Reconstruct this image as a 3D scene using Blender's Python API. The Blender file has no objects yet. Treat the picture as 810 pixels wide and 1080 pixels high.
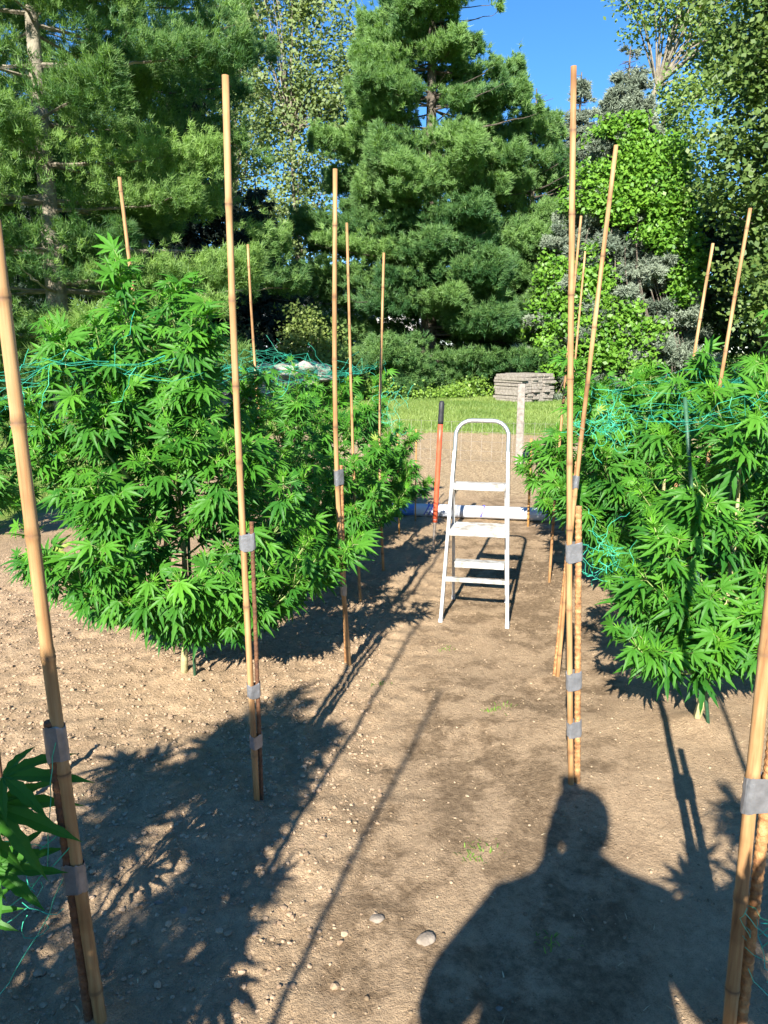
import bpy, bmesh, math, random
import numpy as np
from mathutils import Vector, Matrix
from math import pi, sin, cos, radians, sqrt

sc = bpy.context.scene
col = sc.collection
RNG = np.random.default_rng(7)
random.seed(7)

# ------------------------------------------------------------------ helpers
def nrm(a):
    a = np.asarray(a, float)
    return a / np.maximum(np.linalg.norm(a, axis=-1, keepdims=True), 1e-9)

class MB:
    """collects vertices and faces, links them as ONE mesh object"""
    def __init__(self):
        self.v = []; self.q = []; self.t = []; self.a = []; self.n = 0
    def add(self, v, quads=None, tris=None, attr=0.0):
        v = np.asarray(v, float).reshape(-1, 3)
        self.v.append(v)
        a = np.broadcast_to(np.asarray(attr, float), (len(v),)) if np.ndim(attr) == 0 else np.asarray(attr, float)
        self.a.append(a)
        if quads is not None and len(quads): self.q.append(np.asarray(quads, int).reshape(-1, 4) + self.n)
        if tris is not None and len(tris): self.t.append(np.asarray(tris, int).reshape(-1, 3) + self.n)
        self.n += len(v)
    def tube(self, pts, rad, sides=6, cap=True, attr=0.0):
        pts = np.asarray(pts, float); n = len(pts)
        rad = np.broadcast_to(np.asarray(rad, float), (n,))
        tan = nrm(np.gradient(pts, axis=0))
        ref = np.array([0.0, 0, 1.0])
        if abs(tan[:, 2]).mean() > .8: ref = np.array([1.0, 0, 0])
        u = nrm(np.cross(tan, ref)); w = np.cross(tan, u)
        ang = np.arange(sides) / sides * 2 * pi
        ring = u[:, None, :] * np.cos(ang)[None, :, None] + w[:, None, :] * np.sin(ang)[None, :, None]
        v = pts[:, None, :] + ring * rad[:, None, None]
        i = np.arange(n - 1)[:, None] * sides; j = np.arange(sides)[None, :]; k = (j + 1) % sides
        q = np.stack([i + j, i + k, i + sides + k, i + sides + j], -1).reshape(-1, 4)
        v = v.reshape(-1, 3); tr = []
        if cap:
            v = np.vstack([v, pts[0], pts[-1]]); c0 = n * sides; c1 = c0 + 1
            jj = np.arange(sides); kk = (jj + 1) % sides
            tr = np.vstack([np.stack([kk, jj, np.full(sides, c0)], -1),
                            np.stack([(n - 1) * sides + jj, (n - 1) * sides + kk, np.full(sides, c1)], -1)])
        self.add(v, q, tr, attr)
    def box(self, c, s, rot=None, bev=0.0, attr=0.0):
        """box with optional chamfer"""
        c = np.asarray(c, float); s = np.asarray(s, float) / 2
        bm = bmesh.new(); bmesh.ops.create_cube(bm, size=2)
        for v in bm.verts: v.co = Vector((v.co.x * s[0], v.co.y * s[1], v.co.z * s[2]))
        if bev > 0: bmesh.ops.bevel(bm, geom=bm.edges[:], offset=bev, segments=2, affect='EDGES', profile=.5)
        bm.verts.index_update()
        vs = np.array([v.co[:] for v in bm.verts])
        if rot is not None: vs = vs @ np.asarray(rot, float).T
        q = [[v.index for v in f.verts] for f in bm.faces if len(f.verts) == 4]
        t = [[v.index for v in f.verts] for f in bm.faces if len(f.verts) == 3]
        bm.free()
        self.add(vs + c, q, t, attr)
    def build(self, name, mat, parent=None, smooth=False):
        me = bpy.data.meshes.new(name)
        v = np.vstack(self.v)
        q = np.vstack(self.q) if self.q else np.zeros((0, 4), int)
        t = np.vstack(self.t) if self.t else np.zeros((0, 3), int)
        me.vertices.add(len(v)); me.vertices.foreach_set('co', v.astype(np.float32).ravel())
        loops = np.concatenate([q.ravel(), t.ravel()]).astype(np.int32)
        me.loops.add(len(loops)); me.loops.foreach_set('vertex_index', loops)
        starts = np.concatenate([np.arange(len(q)) * 4, len(q) * 4 + np.arange(len(t)) * 3]).astype(np.int32)
        me.polygons.add(len(starts)); me.polygons.foreach_set('loop_start', starts)
        me.polygons.foreach_set('use_smooth', np.full(len(starts), smooth))
        me.update(calc_edges=True)
        a = me.attributes.new('tint', 'FLOAT', 'POINT'); a.data.foreach_set('value', np.concatenate(self.a).astype(np.float32))
        mats = mat if isinstance(mat, (list, tuple)) else [mat]
        for m in mats: me.materials.append(m)
        o = bpy.data.objects.new(name, me); col.objects.link(o)
        if parent is not None: o.parent = parent
        return o

def tag(o, label=None, cat=None, group=None, kind=None):
    if label: o['label'] = label
    if cat: o['category'] = cat
    if group: o['group'] = group
    if kind: o['kind'] = kind
    return o
def thing(name, label, cat, loc=(0, 0, 0), rz=0, group=None):
    o = bpy.data.objects.new(name, None); col.objects.link(o)
    o.location = loc; o.rotation_euler = (0, 0, rz); o.empty_display_size = .1
    return tag(o, label, cat, group)

# ---- value noise, vectorised
_T = np.random.default_rng(3).random((256, 256))
def vnoise(x, y):
    xi = np.floor(x).astype(int); yi = np.floor(y).astype(int)
    fx = x - xi; fy = y - yi
    fx = fx * fx * (3 - 2 * fx); fy = fy * fy * (3 - 2 * fy)
    g = lambda a, b: _T[a & 255, b & 255]
    return (g(xi, yi) * (1 - fx) + g(xi + 1, yi) * fx) * (1 - fy) + (g(xi, yi + 1) * (1 - fx) + g(xi + 1, yi + 1) * fx) * fy
def fbm(x, y, o=4, g=.5):
    s = 0; a = 1; t = 0
    for k in range(o):
        s = s + a * vnoise(x * 2 ** k + 17 * k, y * 2 ** k + 31 * k); t += a; a *= g
    return s / t

# ------------------------------------------------------------------ materials
def mat(name):
    m = bpy.data.materials.new(name); m.use_nodes = True
    nt = m.node_tree; nt.nodes.clear()
    out = nt.nodes.new('ShaderNodeOutputMaterial')
    return m, nt, out
def N(nt, t, **kw):
    n = nt.nodes.new(t)
    for k, v in kw.items():
        if k in n.inputs: n.inputs[k].default_value = v
        else: setattr(n, k, v)
    return n
def L(nt, a, ao, b, bi): nt.links.new(a.outputs[ao], b.inputs[bi])
def ramp(nt, stops):
    r = nt.nodes.new('ShaderNodeValToRGB')
    e = r.color_ramp.elements
    while len(e) < len(stops): e.new(.5)
    for el, (p, c) in zip(e, stops):
        el.position = p; el.color = (*c, 1) if len(c) == 3 else c
    return r
def noise(nt, scale, detail=4, rough=.55, coord=None, vec='Object'):
    n = N(nt, 'ShaderNodeTexNoise', Scale=scale, Detail=detail, Roughness=rough)
    c = coord or nt.nodes.new('ShaderNodeTexCoord')
    L(nt, c, vec, n, 'Vector')
    return n
def surf(name, stops, scale=8, rough=.6, metal=0.0, bump=.2, bscale=60, detail=4, bdist=.01, rstops=None, spec=.5):
    m, nt, out = mat(name)
    tc = nt.nodes.new('ShaderNodeTexCoord')
    n = noise(nt, scale, detail, coord=tc); r = ramp(nt, stops); L(nt, n, 'Fac', r, 'Fac')
    b = N(nt, 'ShaderNodeBsdfPrincipled', Roughness=rough, Metallic=metal)
    b.inputs['Specular IOR Level'].default_value = spec
    L(nt, r, 'Color', b, 'Base Color')
    n2 = noise(nt, bscale, 3, coord=tc)
    if rstops:
        rr = ramp(nt, rstops); L(nt, n2, 'Fac', rr, 'Fac'); L(nt, rr, 'Color', b, 'Roughness')
    bp = N(nt, 'ShaderNodeBump', Strength=bump, Distance=bdist); L(nt, n2, 'Fac', bp, 'Height'); L(nt, bp, 'Normal', b, 'Normal')
    L(nt, b, 0, out, 0)
    return m
def leafmat(name, c0, c1, trans=.3, rough=.5, tcol=None, spec=.35, c2=None):
    """colour from the 'tint' attribute (age / clump of the leaf), some light passes through"""
    m, nt, out = mat(name)
    at = N(nt, 'ShaderNodeAttribute', attribute_name='tint')
    r = ramp(nt, [(0, c0), (1, c1)] if c2 is None else [(0, c0), (.93, c1), (1, c2)]); L(nt, at, 'Fac', r, 'Fac')
    b = N(nt, 'ShaderNodeBsdfPrincipled', Roughness=rough); b.inputs['Specular IOR Level'].default_value = spec
    L(nt, r, 'Color', b, 'Base Color')
    t = nt.nodes.new('ShaderNodeBsdfTranslucent')
    g = N(nt, 'ShaderNodeMix', data_type='RGBA', blend_type='MULTIPLY'); g.inputs[0].default_value = 1
    L(nt, r, 'Color', g, 6); g.inputs[7].default_value = (*(tcol or (1.5, 1.5, .5)), 1)
    L(nt, g, 2, t, 'Color')
    mx = N(nt, 'ShaderNodeMixShader'); mx.inputs[0].default_value = trans
    L(nt, b, 0, mx, 1); L(nt, t, 0, mx, 2); L(nt, mx, 0, out, 0)
    return m

M = {}
M['hemp'] = leafmat('hemp_leaf', (.020, .105, .014), (.125, .33, .024), .25, .48, (1.2, 1.5, .35), .20, (.26, .29, .05))
M['hemp_stem'] = surf('hemp_stem', [(.3, (.16, .24, .06)), (.7, (.30, .34, .12))], 12, .6, bump=.3, bscale=90)
M['hemp_trunk'] = surf('hemp_main_stem', [(.3, (.30, .27, .12)), (.7, (.48, .42, .22))], 14, .7, bump=.4, bscale=60)
M['pine'] = leafmat('pine_needles', (.042, .12, .038), (.21, .345, .10), .38, .55, (1.4, 1.5, .5))
M['pine_near'] = leafmat('near_pine_needles', (.048, .125, .034), (.23, .36, .092), .38, .55, (1.4, 1.5, .5))
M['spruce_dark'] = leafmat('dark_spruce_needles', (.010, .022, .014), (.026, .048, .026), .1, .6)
M['spruce_blue'] = leafmat('blue_spruce_needles', (.10, .135, .095), (.25, .295, .21), .15, .6, (1, 1, .9))
M['maple'] = leafmat('maple_leaf', (.045, .10, .022), (.15, .21, .05), .3, .5)
M['ash'] = leafmat('ash_leaf', (.09, .16, .035), (.22, .31, .09), .35, .5)
M['poplar'] = leafmat('poplar_leaf', (.08, .13, .04), (.24, .30, .11), .35, .5)
M['vine'] = leafmat('vine_leaf', (.05, .15, .014), (.17, .33, .035), .3, .45)
M['shrub'] = leafmat('shrub_leaf', (.09, .15, .03), (.26, .32, .09), .3, .5)
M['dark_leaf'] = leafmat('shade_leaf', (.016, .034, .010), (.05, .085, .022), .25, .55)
M['weed'] = leafmat('weed_leaf', (.07, .15, .02), (.20, .32, .045), .3, .5)
M['grass'] = leafmat('grass_blade', (.09, .17, .03), (.26, .33, .09), .3, .55)
M['bark'] = surf('bark', [(.3, (.05, .04, .03)), (.7, (.16, .13, .10))], 6, .9, bump=.8, bscale=25, bdist=.03)
M['bark_grey'] = surf('grey_bark', [(.3, (.12, .10, .075)), (.7, (.30, .26, .19))], 5, .9, bump=.7, bscale=20, bdist=.03)
M['bamboo'] = None
M['rebar'] = surf('rusty_rebar', [(.3, (.20, .085, .03)), (.55, (.40, .20, .075)), (.75, (.52, .33, .15))], 45, .8, bump=.5, bscale=160)
M['rebar_dark'] = surf('dark_rusty_rebar', [(.3, (.07, .03, .015)), (.7, (.19, .085, .035))], 30, .8, bump=.5, bscale=160)
M['tape'] = surf('silver_duct_tape', [(.3, (.20, .205, .215)), (.7, (.30, .305, .32))], 40, .34, .55, .35, 90, bdist=.004)
M['alu'] = surf('white_aluminium', [(.22, (.32, .30, .27)), (.42, (.47, .47, .46)), (.7, (.56, .56, .55))], 9, .42, .25, .12, 60)
M['alu_tread'] = surf('ladder_tread', [(.32, (.22, .19, .15)), (.50, (.38, .37, .35)), (.68, (.52, .52, .50))], 16, .5, .1, .3, 140)
M['alu_loop'] = surf('bare_aluminium', [(.3, (.52, .52, .52)), (.7, (.66, .66, .66))], 12, .33, .75, .1, 60)
M['rubber'] = surf('grey_rubber', [(.3, (.30, .30, .30)), (.7, (.45, .45, .44))], 20, .8)
M['red'] = surf('red_paint', [(.3, (.55, .075, .03)), (.75, (.68, .13, .06))], 14, .45, bump=.1)
M['black'] = surf('black_grip', [(.3, (.012, .012, .014)), (.7, (.03, .03, .033))], 30, .6)
M['steel'] = surf('worn_steel', [(.3, (.20, .16, .13)), (.7, (.36, .32, .28))], 25, .5, .6)
M['film'] = surf('white_plastic_film', [(.3, (.45, .48, .54)), (.7, (.56, .58, .63))], 7, .35, bump=.35, bscale=22, bdist=.01)
M['blue'] = surf('blue_print', [(.3, (.06, .17, .50)), (.7, (.08, .20, .55))], 3, .4)
M['mark'] = surf('violet_print', [(.3, (.10, .10, .45)), (.7, (.20, .16, .55))], 10, .4)
M['greywood'] = surf('weathered_wood', [(.25, (.13, .11, .09)), (.55, (.25, .22, .185)), (.8, (.36, .32, .27))], 18, .9, bump=.6, bscale=60)
M['orangestake'] = surf('orange_stake', [(.3, (.34, .17, .05)), (.7, (.46, .25, .08))], 20, .7)
M['greenstake'] = surf('green_coated_stake', [(.3, (.02, .07, .035)), (.7, (.04, .12, .06))], 20, .5)
M['net'] = surf('green_net_twine', [(.3, (.02, .33, .20)), (.7, (.06, .48, .31))], 20, .5)
M['stone'] = surf('field_stone', [(.3, (.15, .12, .09)), (.7, (.28, .23, .18))], 20, .9, bump=.5, bscale=60)
M['pale_stone'] = surf('pale_rubble', [(.3, (.25, .21, .18)), (.7, (.46, .41, .36))], 5, .9, bump=.6, bscale=30, bdist=.03)
M['wire'] = surf('fence_wire', [(.3, (.30, .27, .24)), (.7, (.42, .38, .34))], 20, .5, .4)
M['siding'] = surf('house_siding', [(.3, (.42, .46, .52)), (.7, (.50, .54, .60))], 3, .7)
M['white'] = surf('white_paint', [(.3, (.76, .74, .70)), (.7, (.84, .82, .79))], 4, .6)
M['roof'] = surf('roof_shingle', [(.3, (.22, .23, .26)), (.7, (.34, .36, .40))], 6, .9, bump=.5, bscale=12, bdist=.02)
M['glass'] = surf('window_glass', [(.3, (.03, .035, .04)), (.7, (.05, .055, .06))], 3, .08)
M['skin'] = surf('skin', [(.3, (.50, .28, .19)), (.7, (.58, .34, .24))], 12, .55)
M['shirt'] = surf('navy_shirt', [(.3, (.03, .04, .09)), (.7, (.05, .06, .12))], 20, .9)
M['jeans'] = surf('denim', [(.3, (.04, .06, .12)), (.7, (.08, .11, .20))], 40, .9)
M['hair'] = surf('brown_hair', [(.3, (.03, .02, .012)), (.7, (.07, .045, .03))], 60, .6)

# bamboo: tan with warm streaks
def bamboo():
    m, nt, out = mat('bamboo')
    tc = nt.nodes.new('ShaderNodeTexCoord')
    mp = N(nt, 'ShaderNodeMapping'); mp.inputs['Scale'].default_value = (60, 60, 3); L(nt, tc, 'Object', mp, 'Vector')
    n = N(nt, 'ShaderNodeTexNoise', Scale=1, Detail=5, Roughness=.6); L(nt, mp, 0, n, 'Vector')
    r = ramp(nt, [(.25, (.18, .09, .04)), (.42, (.34, .185, .078)), (.58, (.42, .255, .115)), (.78, (.49, .335, .185))]); L(nt, n, 'Fac', r, 'Fac')
    n3 = noise(nt, 5, 4, coord=tc)
    r3 = ramp(nt, [(.30, (.50, .44, .40)), (.44, (.86, .82, .78)), (.62, (1, 1, 1))]); L(nt, n3, 'Fac', r3, 'Fac')
    at = N(nt, 'ShaderNodeAttribute', attribute_name='tint')
    mx0 = N(nt, 'ShaderNodeMix', data_type='RGBA', blend_type='MULTIPLY'); mx0.inputs[0].default_value = 1
    L(nt, r, 'Color', mx0, 6); L(nt, r3, 'Color', mx0, 7)
    mx = N(nt, 'ShaderNodeMix', data_type='RGBA'); L(nt, at, 'Fac', mx, 0); L(nt, mx0, 2, mx, 6); mx.inputs[7].default_value = (.10, .055, .03, 1)
    b = N(nt, 'ShaderNodeBsdfPrincipled', Roughness=.62); b.inputs['Specular IOR Level'].default_value = .3; L(nt, mx, 2, b, 'Base Color')
    bp = N(nt, 'ShaderNodeBump', Strength=.15, Distance=.004); L(nt, n, 'Fac', bp, 'Height'); L(nt, bp, 'Normal', b, 'Normal')
    L(nt, b, 0, out, 0)
    return m
M['bamboo'] = bamboo()

# ------------------------------------------------------------------ camera, sun, sky
CAMZ = 1.65
cam = bpy.data.cameras.new('camera'); co = bpy.data.objects.new('camera', cam); col.objects.link(co)
co.location = (0, 0, CAMZ); co.rotation_euler = (radians(90 - 12.3), 0, 0)
cam.sensor_fit = 'VERTICAL'; cam.sensor_height = 24; cam.lens = 786 / 1080 * 24
cam.clip_end = 2000; cam.clip_start = .02
sc.camera = co
SUN_EL, SUN_AZ = 31.0, 15.0       # shadows run 15 degrees right of straight ahead
sd = np.array([-sin(radians(SUN_AZ)) * cos(radians(SUN_EL)), -cos(radians(SUN_AZ)) * cos(radians(SUN_EL)), sin(radians(SUN_EL))])
sun = bpy.data.lights.new('sun', 'SUN'); so = bpy.data.objects.new('sun', sun); col.objects.link(so)
sun.energy = 5.0; sun.angle = radians(.53); sun.color = (1, .95, .86)
so.rotation_euler = Vector(sd).to_track_quat('Z', 'Y').to_euler()
so.location = (-10, -30, 30)
w = bpy.data.worlds.new('World'); sc.world = w; w.use_nodes = True
nt = w.node_tree; nt.nodes.clear()
sky = nt.nodes.new('ShaderNodeTexSky'); sky.sky_type = 'NISHITA'; sky.sun_disc = False
sky.sun_elevation = radians(SUN_EL); sky.sun_rotation = radians(180 + SUN_AZ)
sky.air_density = 1.0; sky.dust_density = 0.0; sky.ozone_density = 6.0; sky.altitude = 1200
bg = nt.nodes.new('ShaderNodeBackground'); bg.inputs[1].default_value = .082
wo = nt.nodes.new('ShaderNodeOutputWorld'); hs = N(nt, 'ShaderNodeHueSaturation', Saturation=1.15); L(nt, sky, 0, hs, 'Color'); L(nt, hs, 0, bg, 0); L(nt, bg, 0, wo, 0)
vs = sc.view_settings; vs.view_transform = 'Standard'; vs.look = 'None'; vs.exposure = 1.56; vs.gamma = 1; vs.use_curve_mapping = False

# ------------------------------------------------------------------ ground
RA = radians(11)                                   # the garden rows run 11 degrees right of the view
U = np.array([sin(RA), cos(RA), 0]); V = np.array([cos(RA), -sin(RA), 0])
def axis(lo, hi, step, far, g=1.07):
    c = list(np.arange(lo, hi + 1e-6, step)); s = step
    while c[-1] < far: s *= g; c.append(c[-1] + s)
    s = step; p = []
    x = lo
    while x > -far: s *= g; x -= s; p.append(x)
    return np.array(p[::-1] + c)
def ground_z(x, y):
    a = x * cos(RA) - y * sin(RA); b = x * sin(RA) + y * cos(RA)
    garden = 1 / (1 + np.exp(np.clip((np.hypot(a * .9, (b - 6) * .6) - 5.5) * 3, -40, 40)))
    # loose tilled soil left and right of the trodden path
    e1 = fbm(x * 3, y * 3, 2) * .25 - .12
    pathm = np.exp(-np.clip(((a + .04 + e1) / .50), -9, 9) ** 4)
    lumps = (fbm(x * 14, y * 14, 4, .6) - .5) * .055 + (fbm(x * 40, y * 40, 2) - .5) * .016
    fine = (fbm(x * 45, y * 45, 3, .6) - .5) * .004
    big = (fbm(x * 1.3, y * 1.3, 3) - .5) * .07
    left = 1 / (1 + np.exp(-np.clip((-a - .45) * 9, -40, 40)))
    side = np.where(a < 0, left, .16 * (1 - pathm))
    ridge = .05 * np.exp(-((a + 1.7) / .7) ** 2) + .03 * np.exp(-((a - .9) / .5) ** 2)
    ft = 0
    for (fx, fy, fa) in ((.30, 1.75, .1), (.08, 2.35, .25), (.42, 2.95, .1), (.25, 3.6, .3), (.62, 2.05, -.1), (.75, 3.4, .2), (.55, 4.0, .15), (.02, 1.45, .2)):
        c_, s_ = cos(fa), sin(fa); p_ = (x - fx) * c_ - (y - fy) * s_; q_ = (x - fx) * s_ + (y - fy) * c_
        d_ = (p_ / .055) ** 2 + (q_ / .15) ** 2
        ft = ft - .010 / (1 + d_ ** 3) + .004 * np.exp(-(d_ - 1.7) ** 2 * 2)
    for (mx_, my_, mh) in ((-.72, 1.57, .03), (-.469, 2.474, .022), (-.19, 3.70, .025), (.74, 2.59, .018), (.90, 3.6, .02), (.88, 1.54, .025), (-1.015, 3.53, .05), (1.40, 3.06, .045)):
        ft = ft + mh * np.exp(-((x - mx_) ** 2 + (y - my_) ** 2) / .012)
    return garden * (ft + big + lumps * side + fine + ridge * .6 - .02)
gx = axis(-2.6, 2.4, .022, 400); gy = axis(.5, 5.2, .02, 400)
X, Y = np.meshgrid(gx, gy, indexing='xy')
Z = ground_z(X, Y)
nx, ny = len(gx), len(gy)
g = MB(); i = np.arange(ny - 1)[:, None] * nx + np.arange(nx - 1)[None, :]
g.add(np.stack([X, Y, Z], -1).reshape(-1, 3), np.stack([i, i + 1, i + nx + 1, i + nx], -1).reshape(-1, 4))
def ground_mat():
    m, nt, out = mat('garden_ground')
    tc = nt.nodes.new('ShaderNodeTexCoord')
    rot = N(nt, 'ShaderNodeMapping'); rot.inputs['Rotation'].default_value = (0, 0, RA); L(nt, tc, 'Object', rot, 'Vector')
    sep = nt.nodes.new('ShaderNodeSeparateXYZ'); L(nt, rot, 0, sep, 0)    # x = across rows, y = along rows
    def math(op, a, b=None, clamp=False):
        n = nt.nodes.new('ShaderNodeMath'); n.operation = op; n.use_clamp = clamp
        for k, q in enumerate((a, b)):
            if q is None: continue
            if isinstance(q, (int, float)): n.inputs[k].default_value = q
            else: nt.links.new(q, n.inputs[k])
        return n.outputs[0]
    def sstep(val, lo, hi):
        n = N(nt, 'ShaderNodeMapRange', interpolation_type='SMOOTHSTEP')
        nt.links.new(val, n.inputs[0]); n.inputs[1].default_value = lo; n.inputs[2].default_value = hi
        return n.outputs[0]
    def mixc(f, a, b, bt='MIX'):
        n = N(nt, 'ShaderNodeMix', data_type='RGBA', blend_type=bt)
        for k, q in ((0, f), (6, a), (7, b)):
            if isinstance(q, tuple): n.inputs[k].default_value = (*q, 1)
            elif isinstance(q, (int, float)): n.inputs[k].default_value = q
            else: nt.links.new(q, n.inputs[k])
        return n.outputs[2]
    nz = lambda s, d=4, r=.55: noise(nt, s, d, r, coord=tc).outputs['Fac']
    # soil
    n_big, n_mid, n_fine, n_grain = nz(1.4, 5, .6), nz(6, 5, .65), nz(38, 4, .6), nz(240, 4, .65)
    dry = (.44, .315, .195); dry2 = (.345, .24, .145); damp = (.165, .11, .064); mulch = (.38, .275, .155)
    r_dry = ramp(nt, [(.3, dry2), (.65, dry)]); nt.links.new(n_mid, r_dry.inputs[0])
    ax = sep.outputs[0]; ay = sep.outputs[1]
    wob = math('MULTIPLY', math('SUBTRACT', n_big, .5), 1.1)
    axw = math('ADD', ax, wob)
    # trodden strip: darker, dampish, with pale dried crusts
    pa = math('MULTIPLY', sstep(axw, -.75, -.45), math('SUBTRACT', 1.0, sstep(axw, .30, .55)))
    patch = sstep(math('ADD', math('MULTIPLY', n_mid, .70), math('MULTIPLY', n_big, .5)), .53, .64)
    pathf = math('MULTIPLY', pa, math('SUBTRACT', 1.0, math('MULTIPLY', patch, .85)))
    dampc = ramp(nt, [(.3, damp), (.7, (.255, .18, .108))]); nt.links.new(n_fine, dampc.inputs[0])
    soil = mixc(math('MULTIPLY', pathf, .90), r_dry.outputs[0], dampc.outputs[0])
    # the far bed is covered in straw-coloured mulch
    far = sstep(math('ADD', ay, wob), 8.2, 9.2)
    mul = ramp(nt, [(.33, (.20, .135, .08)), (.47, mulch), (.64, (.58, .45, .28))]); nt.links.new(n_fine, mul.inputs[0])
    soil = mixc(math('MULTIPLY', far, .8), soil, mul.outputs[0])
    gr = ramp(nt, [(.28, (.62, .60, .57)), (.5, (1, 1, 1)), (.68, (1.12, 1.10, 1.06)), (.78, (1.6, 1.55, 1.4))]); nt.links.new(n_grain, gr.inputs[0])
    soil = mixc(1.0, soil, gr.outputs[0], 'MULTIPLY')
    gf = ramp(nt, [(.3, (.78, .77, .75)), (.55, (1, 1, 1)), (.72, (1.15, 1.13, 1.1))]); nt.links.new(n_fine, gf.inputs[0])
    soil = mixc(1.0, soil, gf.outputs[0], 'MULTIPLY')
    # lawn
    l1 = ramp(nt, [(.3, (.10, .17, .03)), (.55, (.18, .25, .05)), (.75, (.32, .33, .11))]); nt.links.new(n_mid, l1.inputs[0])
    l2 = ramp(nt, [(.3, (.7, .75, .7)), (.7, (1.15, 1.12, 1.1))]); nt.links.new(n_fine, l2.inputs[0])
    lawn = mixc(1.0, l1.outputs[0], l2.outputs[0], 'MULTIPLY')
    wl = math('MULTIPLY', math('SUBTRACT', n_mid, .5), 1.3)
    e1 = sstep(math('ADD', ay, wl), 14.9, 15.5)
    e2 = sstep(math('ADD', math('MULTIPLY', ax, -1.0), wl), 4.7, 5.2)
    e3 = sstep(math('ADD', ax, wl), 7.5, 8)
    e4 = sstep(math('ADD', math('MULTIPLY', ay, -1.0), wl), 5, 5.5)
    lm = math('MAXIMUM', math('MAXIMUM', e1, e2), math('MAXIMUM', e3, e4))
    colr = mixc(lm, soil, lawn)
    b = N(nt, 'ShaderNodeBsdfPrincipled', Roughness=.95); b.inputs['Specular IOR Level'].default_value = .15
    nt.links.new(colr, b.inputs['Base Color'])
    vor = N(nt, 'ShaderNodeTexVoronoi', Scale=85); L(nt, tc, 'Object', vor, 'Vector')
    hgt = math('ADD', math('ADD', math('MULTIPLY', n_fine, .40), math('MULTIPLY', n_grain, .90)), math('MULTIPLY', vor.outputs['Distance'], -.35))
    bp = N(nt, 'ShaderNodeBump', Strength=.9, Distance=.012); nt.links.new(hgt, bp.inputs['Height']); L(nt, bp, 'Normal', b, 'Normal')
    L(nt, b, 0, out, 0)
    return m
M['ground'] = ground_mat()
tag(g.build('ground', M['ground'], smooth=True), kind='structure')
def gz(x, y): return float(ground_z(np.array([x]), np.array([y]))[0])

# clods and grit
def lumps(n, xr, yr, smin, smax, seed, keep, flat=.7):
    r = np.random.default_rng(seed); mb = MB()
    base = nrm(np.array([(sx, sy, sz) for sx in (-1, 1) for sy in (-1, 1) for sz in (-1, 1)] + [(1.3, 0, 0), (-1.3, 0, 0), (0, 1.3, 0), (0, -1.3, 0), (0, 0, 1.3), (0, 0, -1.3)], float))
    # cube with a raised centre on each face: 24 triangles
    quads = [((1, 0, 0), [4, 6, 7, 5]), ((-1, 0, 0), [0, 1, 3, 2]), ((0, 1, 0), [2, 3, 7, 6]), ((0, -1, 0), [0, 4, 5, 1]), ((0, 0, 1), [1, 5, 7, 3]), ((0, 0, -1), [0, 2, 6, 4])]
    tri = []
    for k, (_, q) in enumerate(quads):
        for j in range(4): tri.append((q[j], q[(j + 1) % 4], 8 + k))
    tri = np.array(tri)
    x = r.uniform(*xr, n); y = r.uniform(*yr, n); k = keep(x, y, r); x, y = x[k], y[k]; n = len(x)
    s = smin + (smax - smin) * r.random(n) ** 4.5
    sc3 = s[:, None] * np.stack([r.uniform(.7, 1.3, n), r.uniform(.7, 1.3, n), flat * r.uniform(.6, 1.1, n)], -1)
    v = base[None] * r.uniform(.75, 1.2, (n, 14, 1))
    an = r.uniform(0, 2 * pi, n); c, s_ = np.cos(an), np.sin(an)
    v = v * sc3[:, None, :]
    vx = v[..., 0] * c[:, None] - v[..., 1] * s_[:, None]; vy = v[..., 0] * s_[:, None] + v[..., 1] * c[:, None]
    v = np.stack([vx + x[:, None], vy + y[:, None], v[..., 2] + (ground_z(x, y) + sc3[:, 2] * .25)[:, None]], -1)
    mb.add(v.reshape(-1, 3), None, (tri[None] + (np.arange(n) * 14)[:, None, None]).reshape(-1, 3), np.repeat(r.random(n), 14))
    return mb
UPZ = np.array([0, 0, 1.0])
def a_of(x, y): return x * cos(RA) - y * sin(RA)
M['clod'] = leafmat('soil_clod', (.26, .18, .115), (.41, .295, .195), 0.0, .95, spec=.1)
M['grit'] = leafmat('grit', (.15, .105, .062), (.38, .28, .18), 0.0, .9, spec=.2)
tag(lumps(42000, (-3.2, 0), (1.0, 6.0), .0022, .0115, 11, lambda x, y, r: (a_of(x, y) < -.55 + r.normal(0, .12, len(x)))).build('soil_clods', M['clod']),
    'crumbly tan soil clods loosened along the left planting row', 'soil clods', kind='stuff')
tag(lumps(16000, (-1.2, 3.0), (1.1, 6.5), .0016, .0075, 12, lambda x, y, r: (a_of(x, y) > -.7)).build('path_grit', M['grit'], smooth=True),
    'pale grit and crumbs scattered over the trodden path', 'grit', kind='stuff')

r = np.random.default_rng(21); mb = MB()
for k in range(900):
    px, py = r.uniform(-2.2, 2.0), r.uniform(1.1, 7); z = gz(px, py) + .004; an = r.uniform(0, pi); l = r.uniform(.006, .035); w_ = r.uniform(.0008, .002)
    d = np.array([cos(an), sin(an), r.normal(0, .1)]) * l; q = np.array([-sin(an), cos(an), 0]) * w_; p = np.array([px, py, z])
    mb.add([p - q, p + q, p + d * .5 + q + UPZ * .002, p + d * .5 - q + UPZ * .002, p + d], [[0, 1, 2, 3]], [[3, 2, 4]], r.random())
M['straw'] = leafmat('straw', (.30, .20, .10), (.58, .46, .28), 0.0, .8, spec=.2)
tag(mb.build('straw_litter', M['straw']), 'scattered bits of dry straw and stalks on the soil', 'litter', kind='stuff')
r = np.random.default_rng(22)
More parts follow.
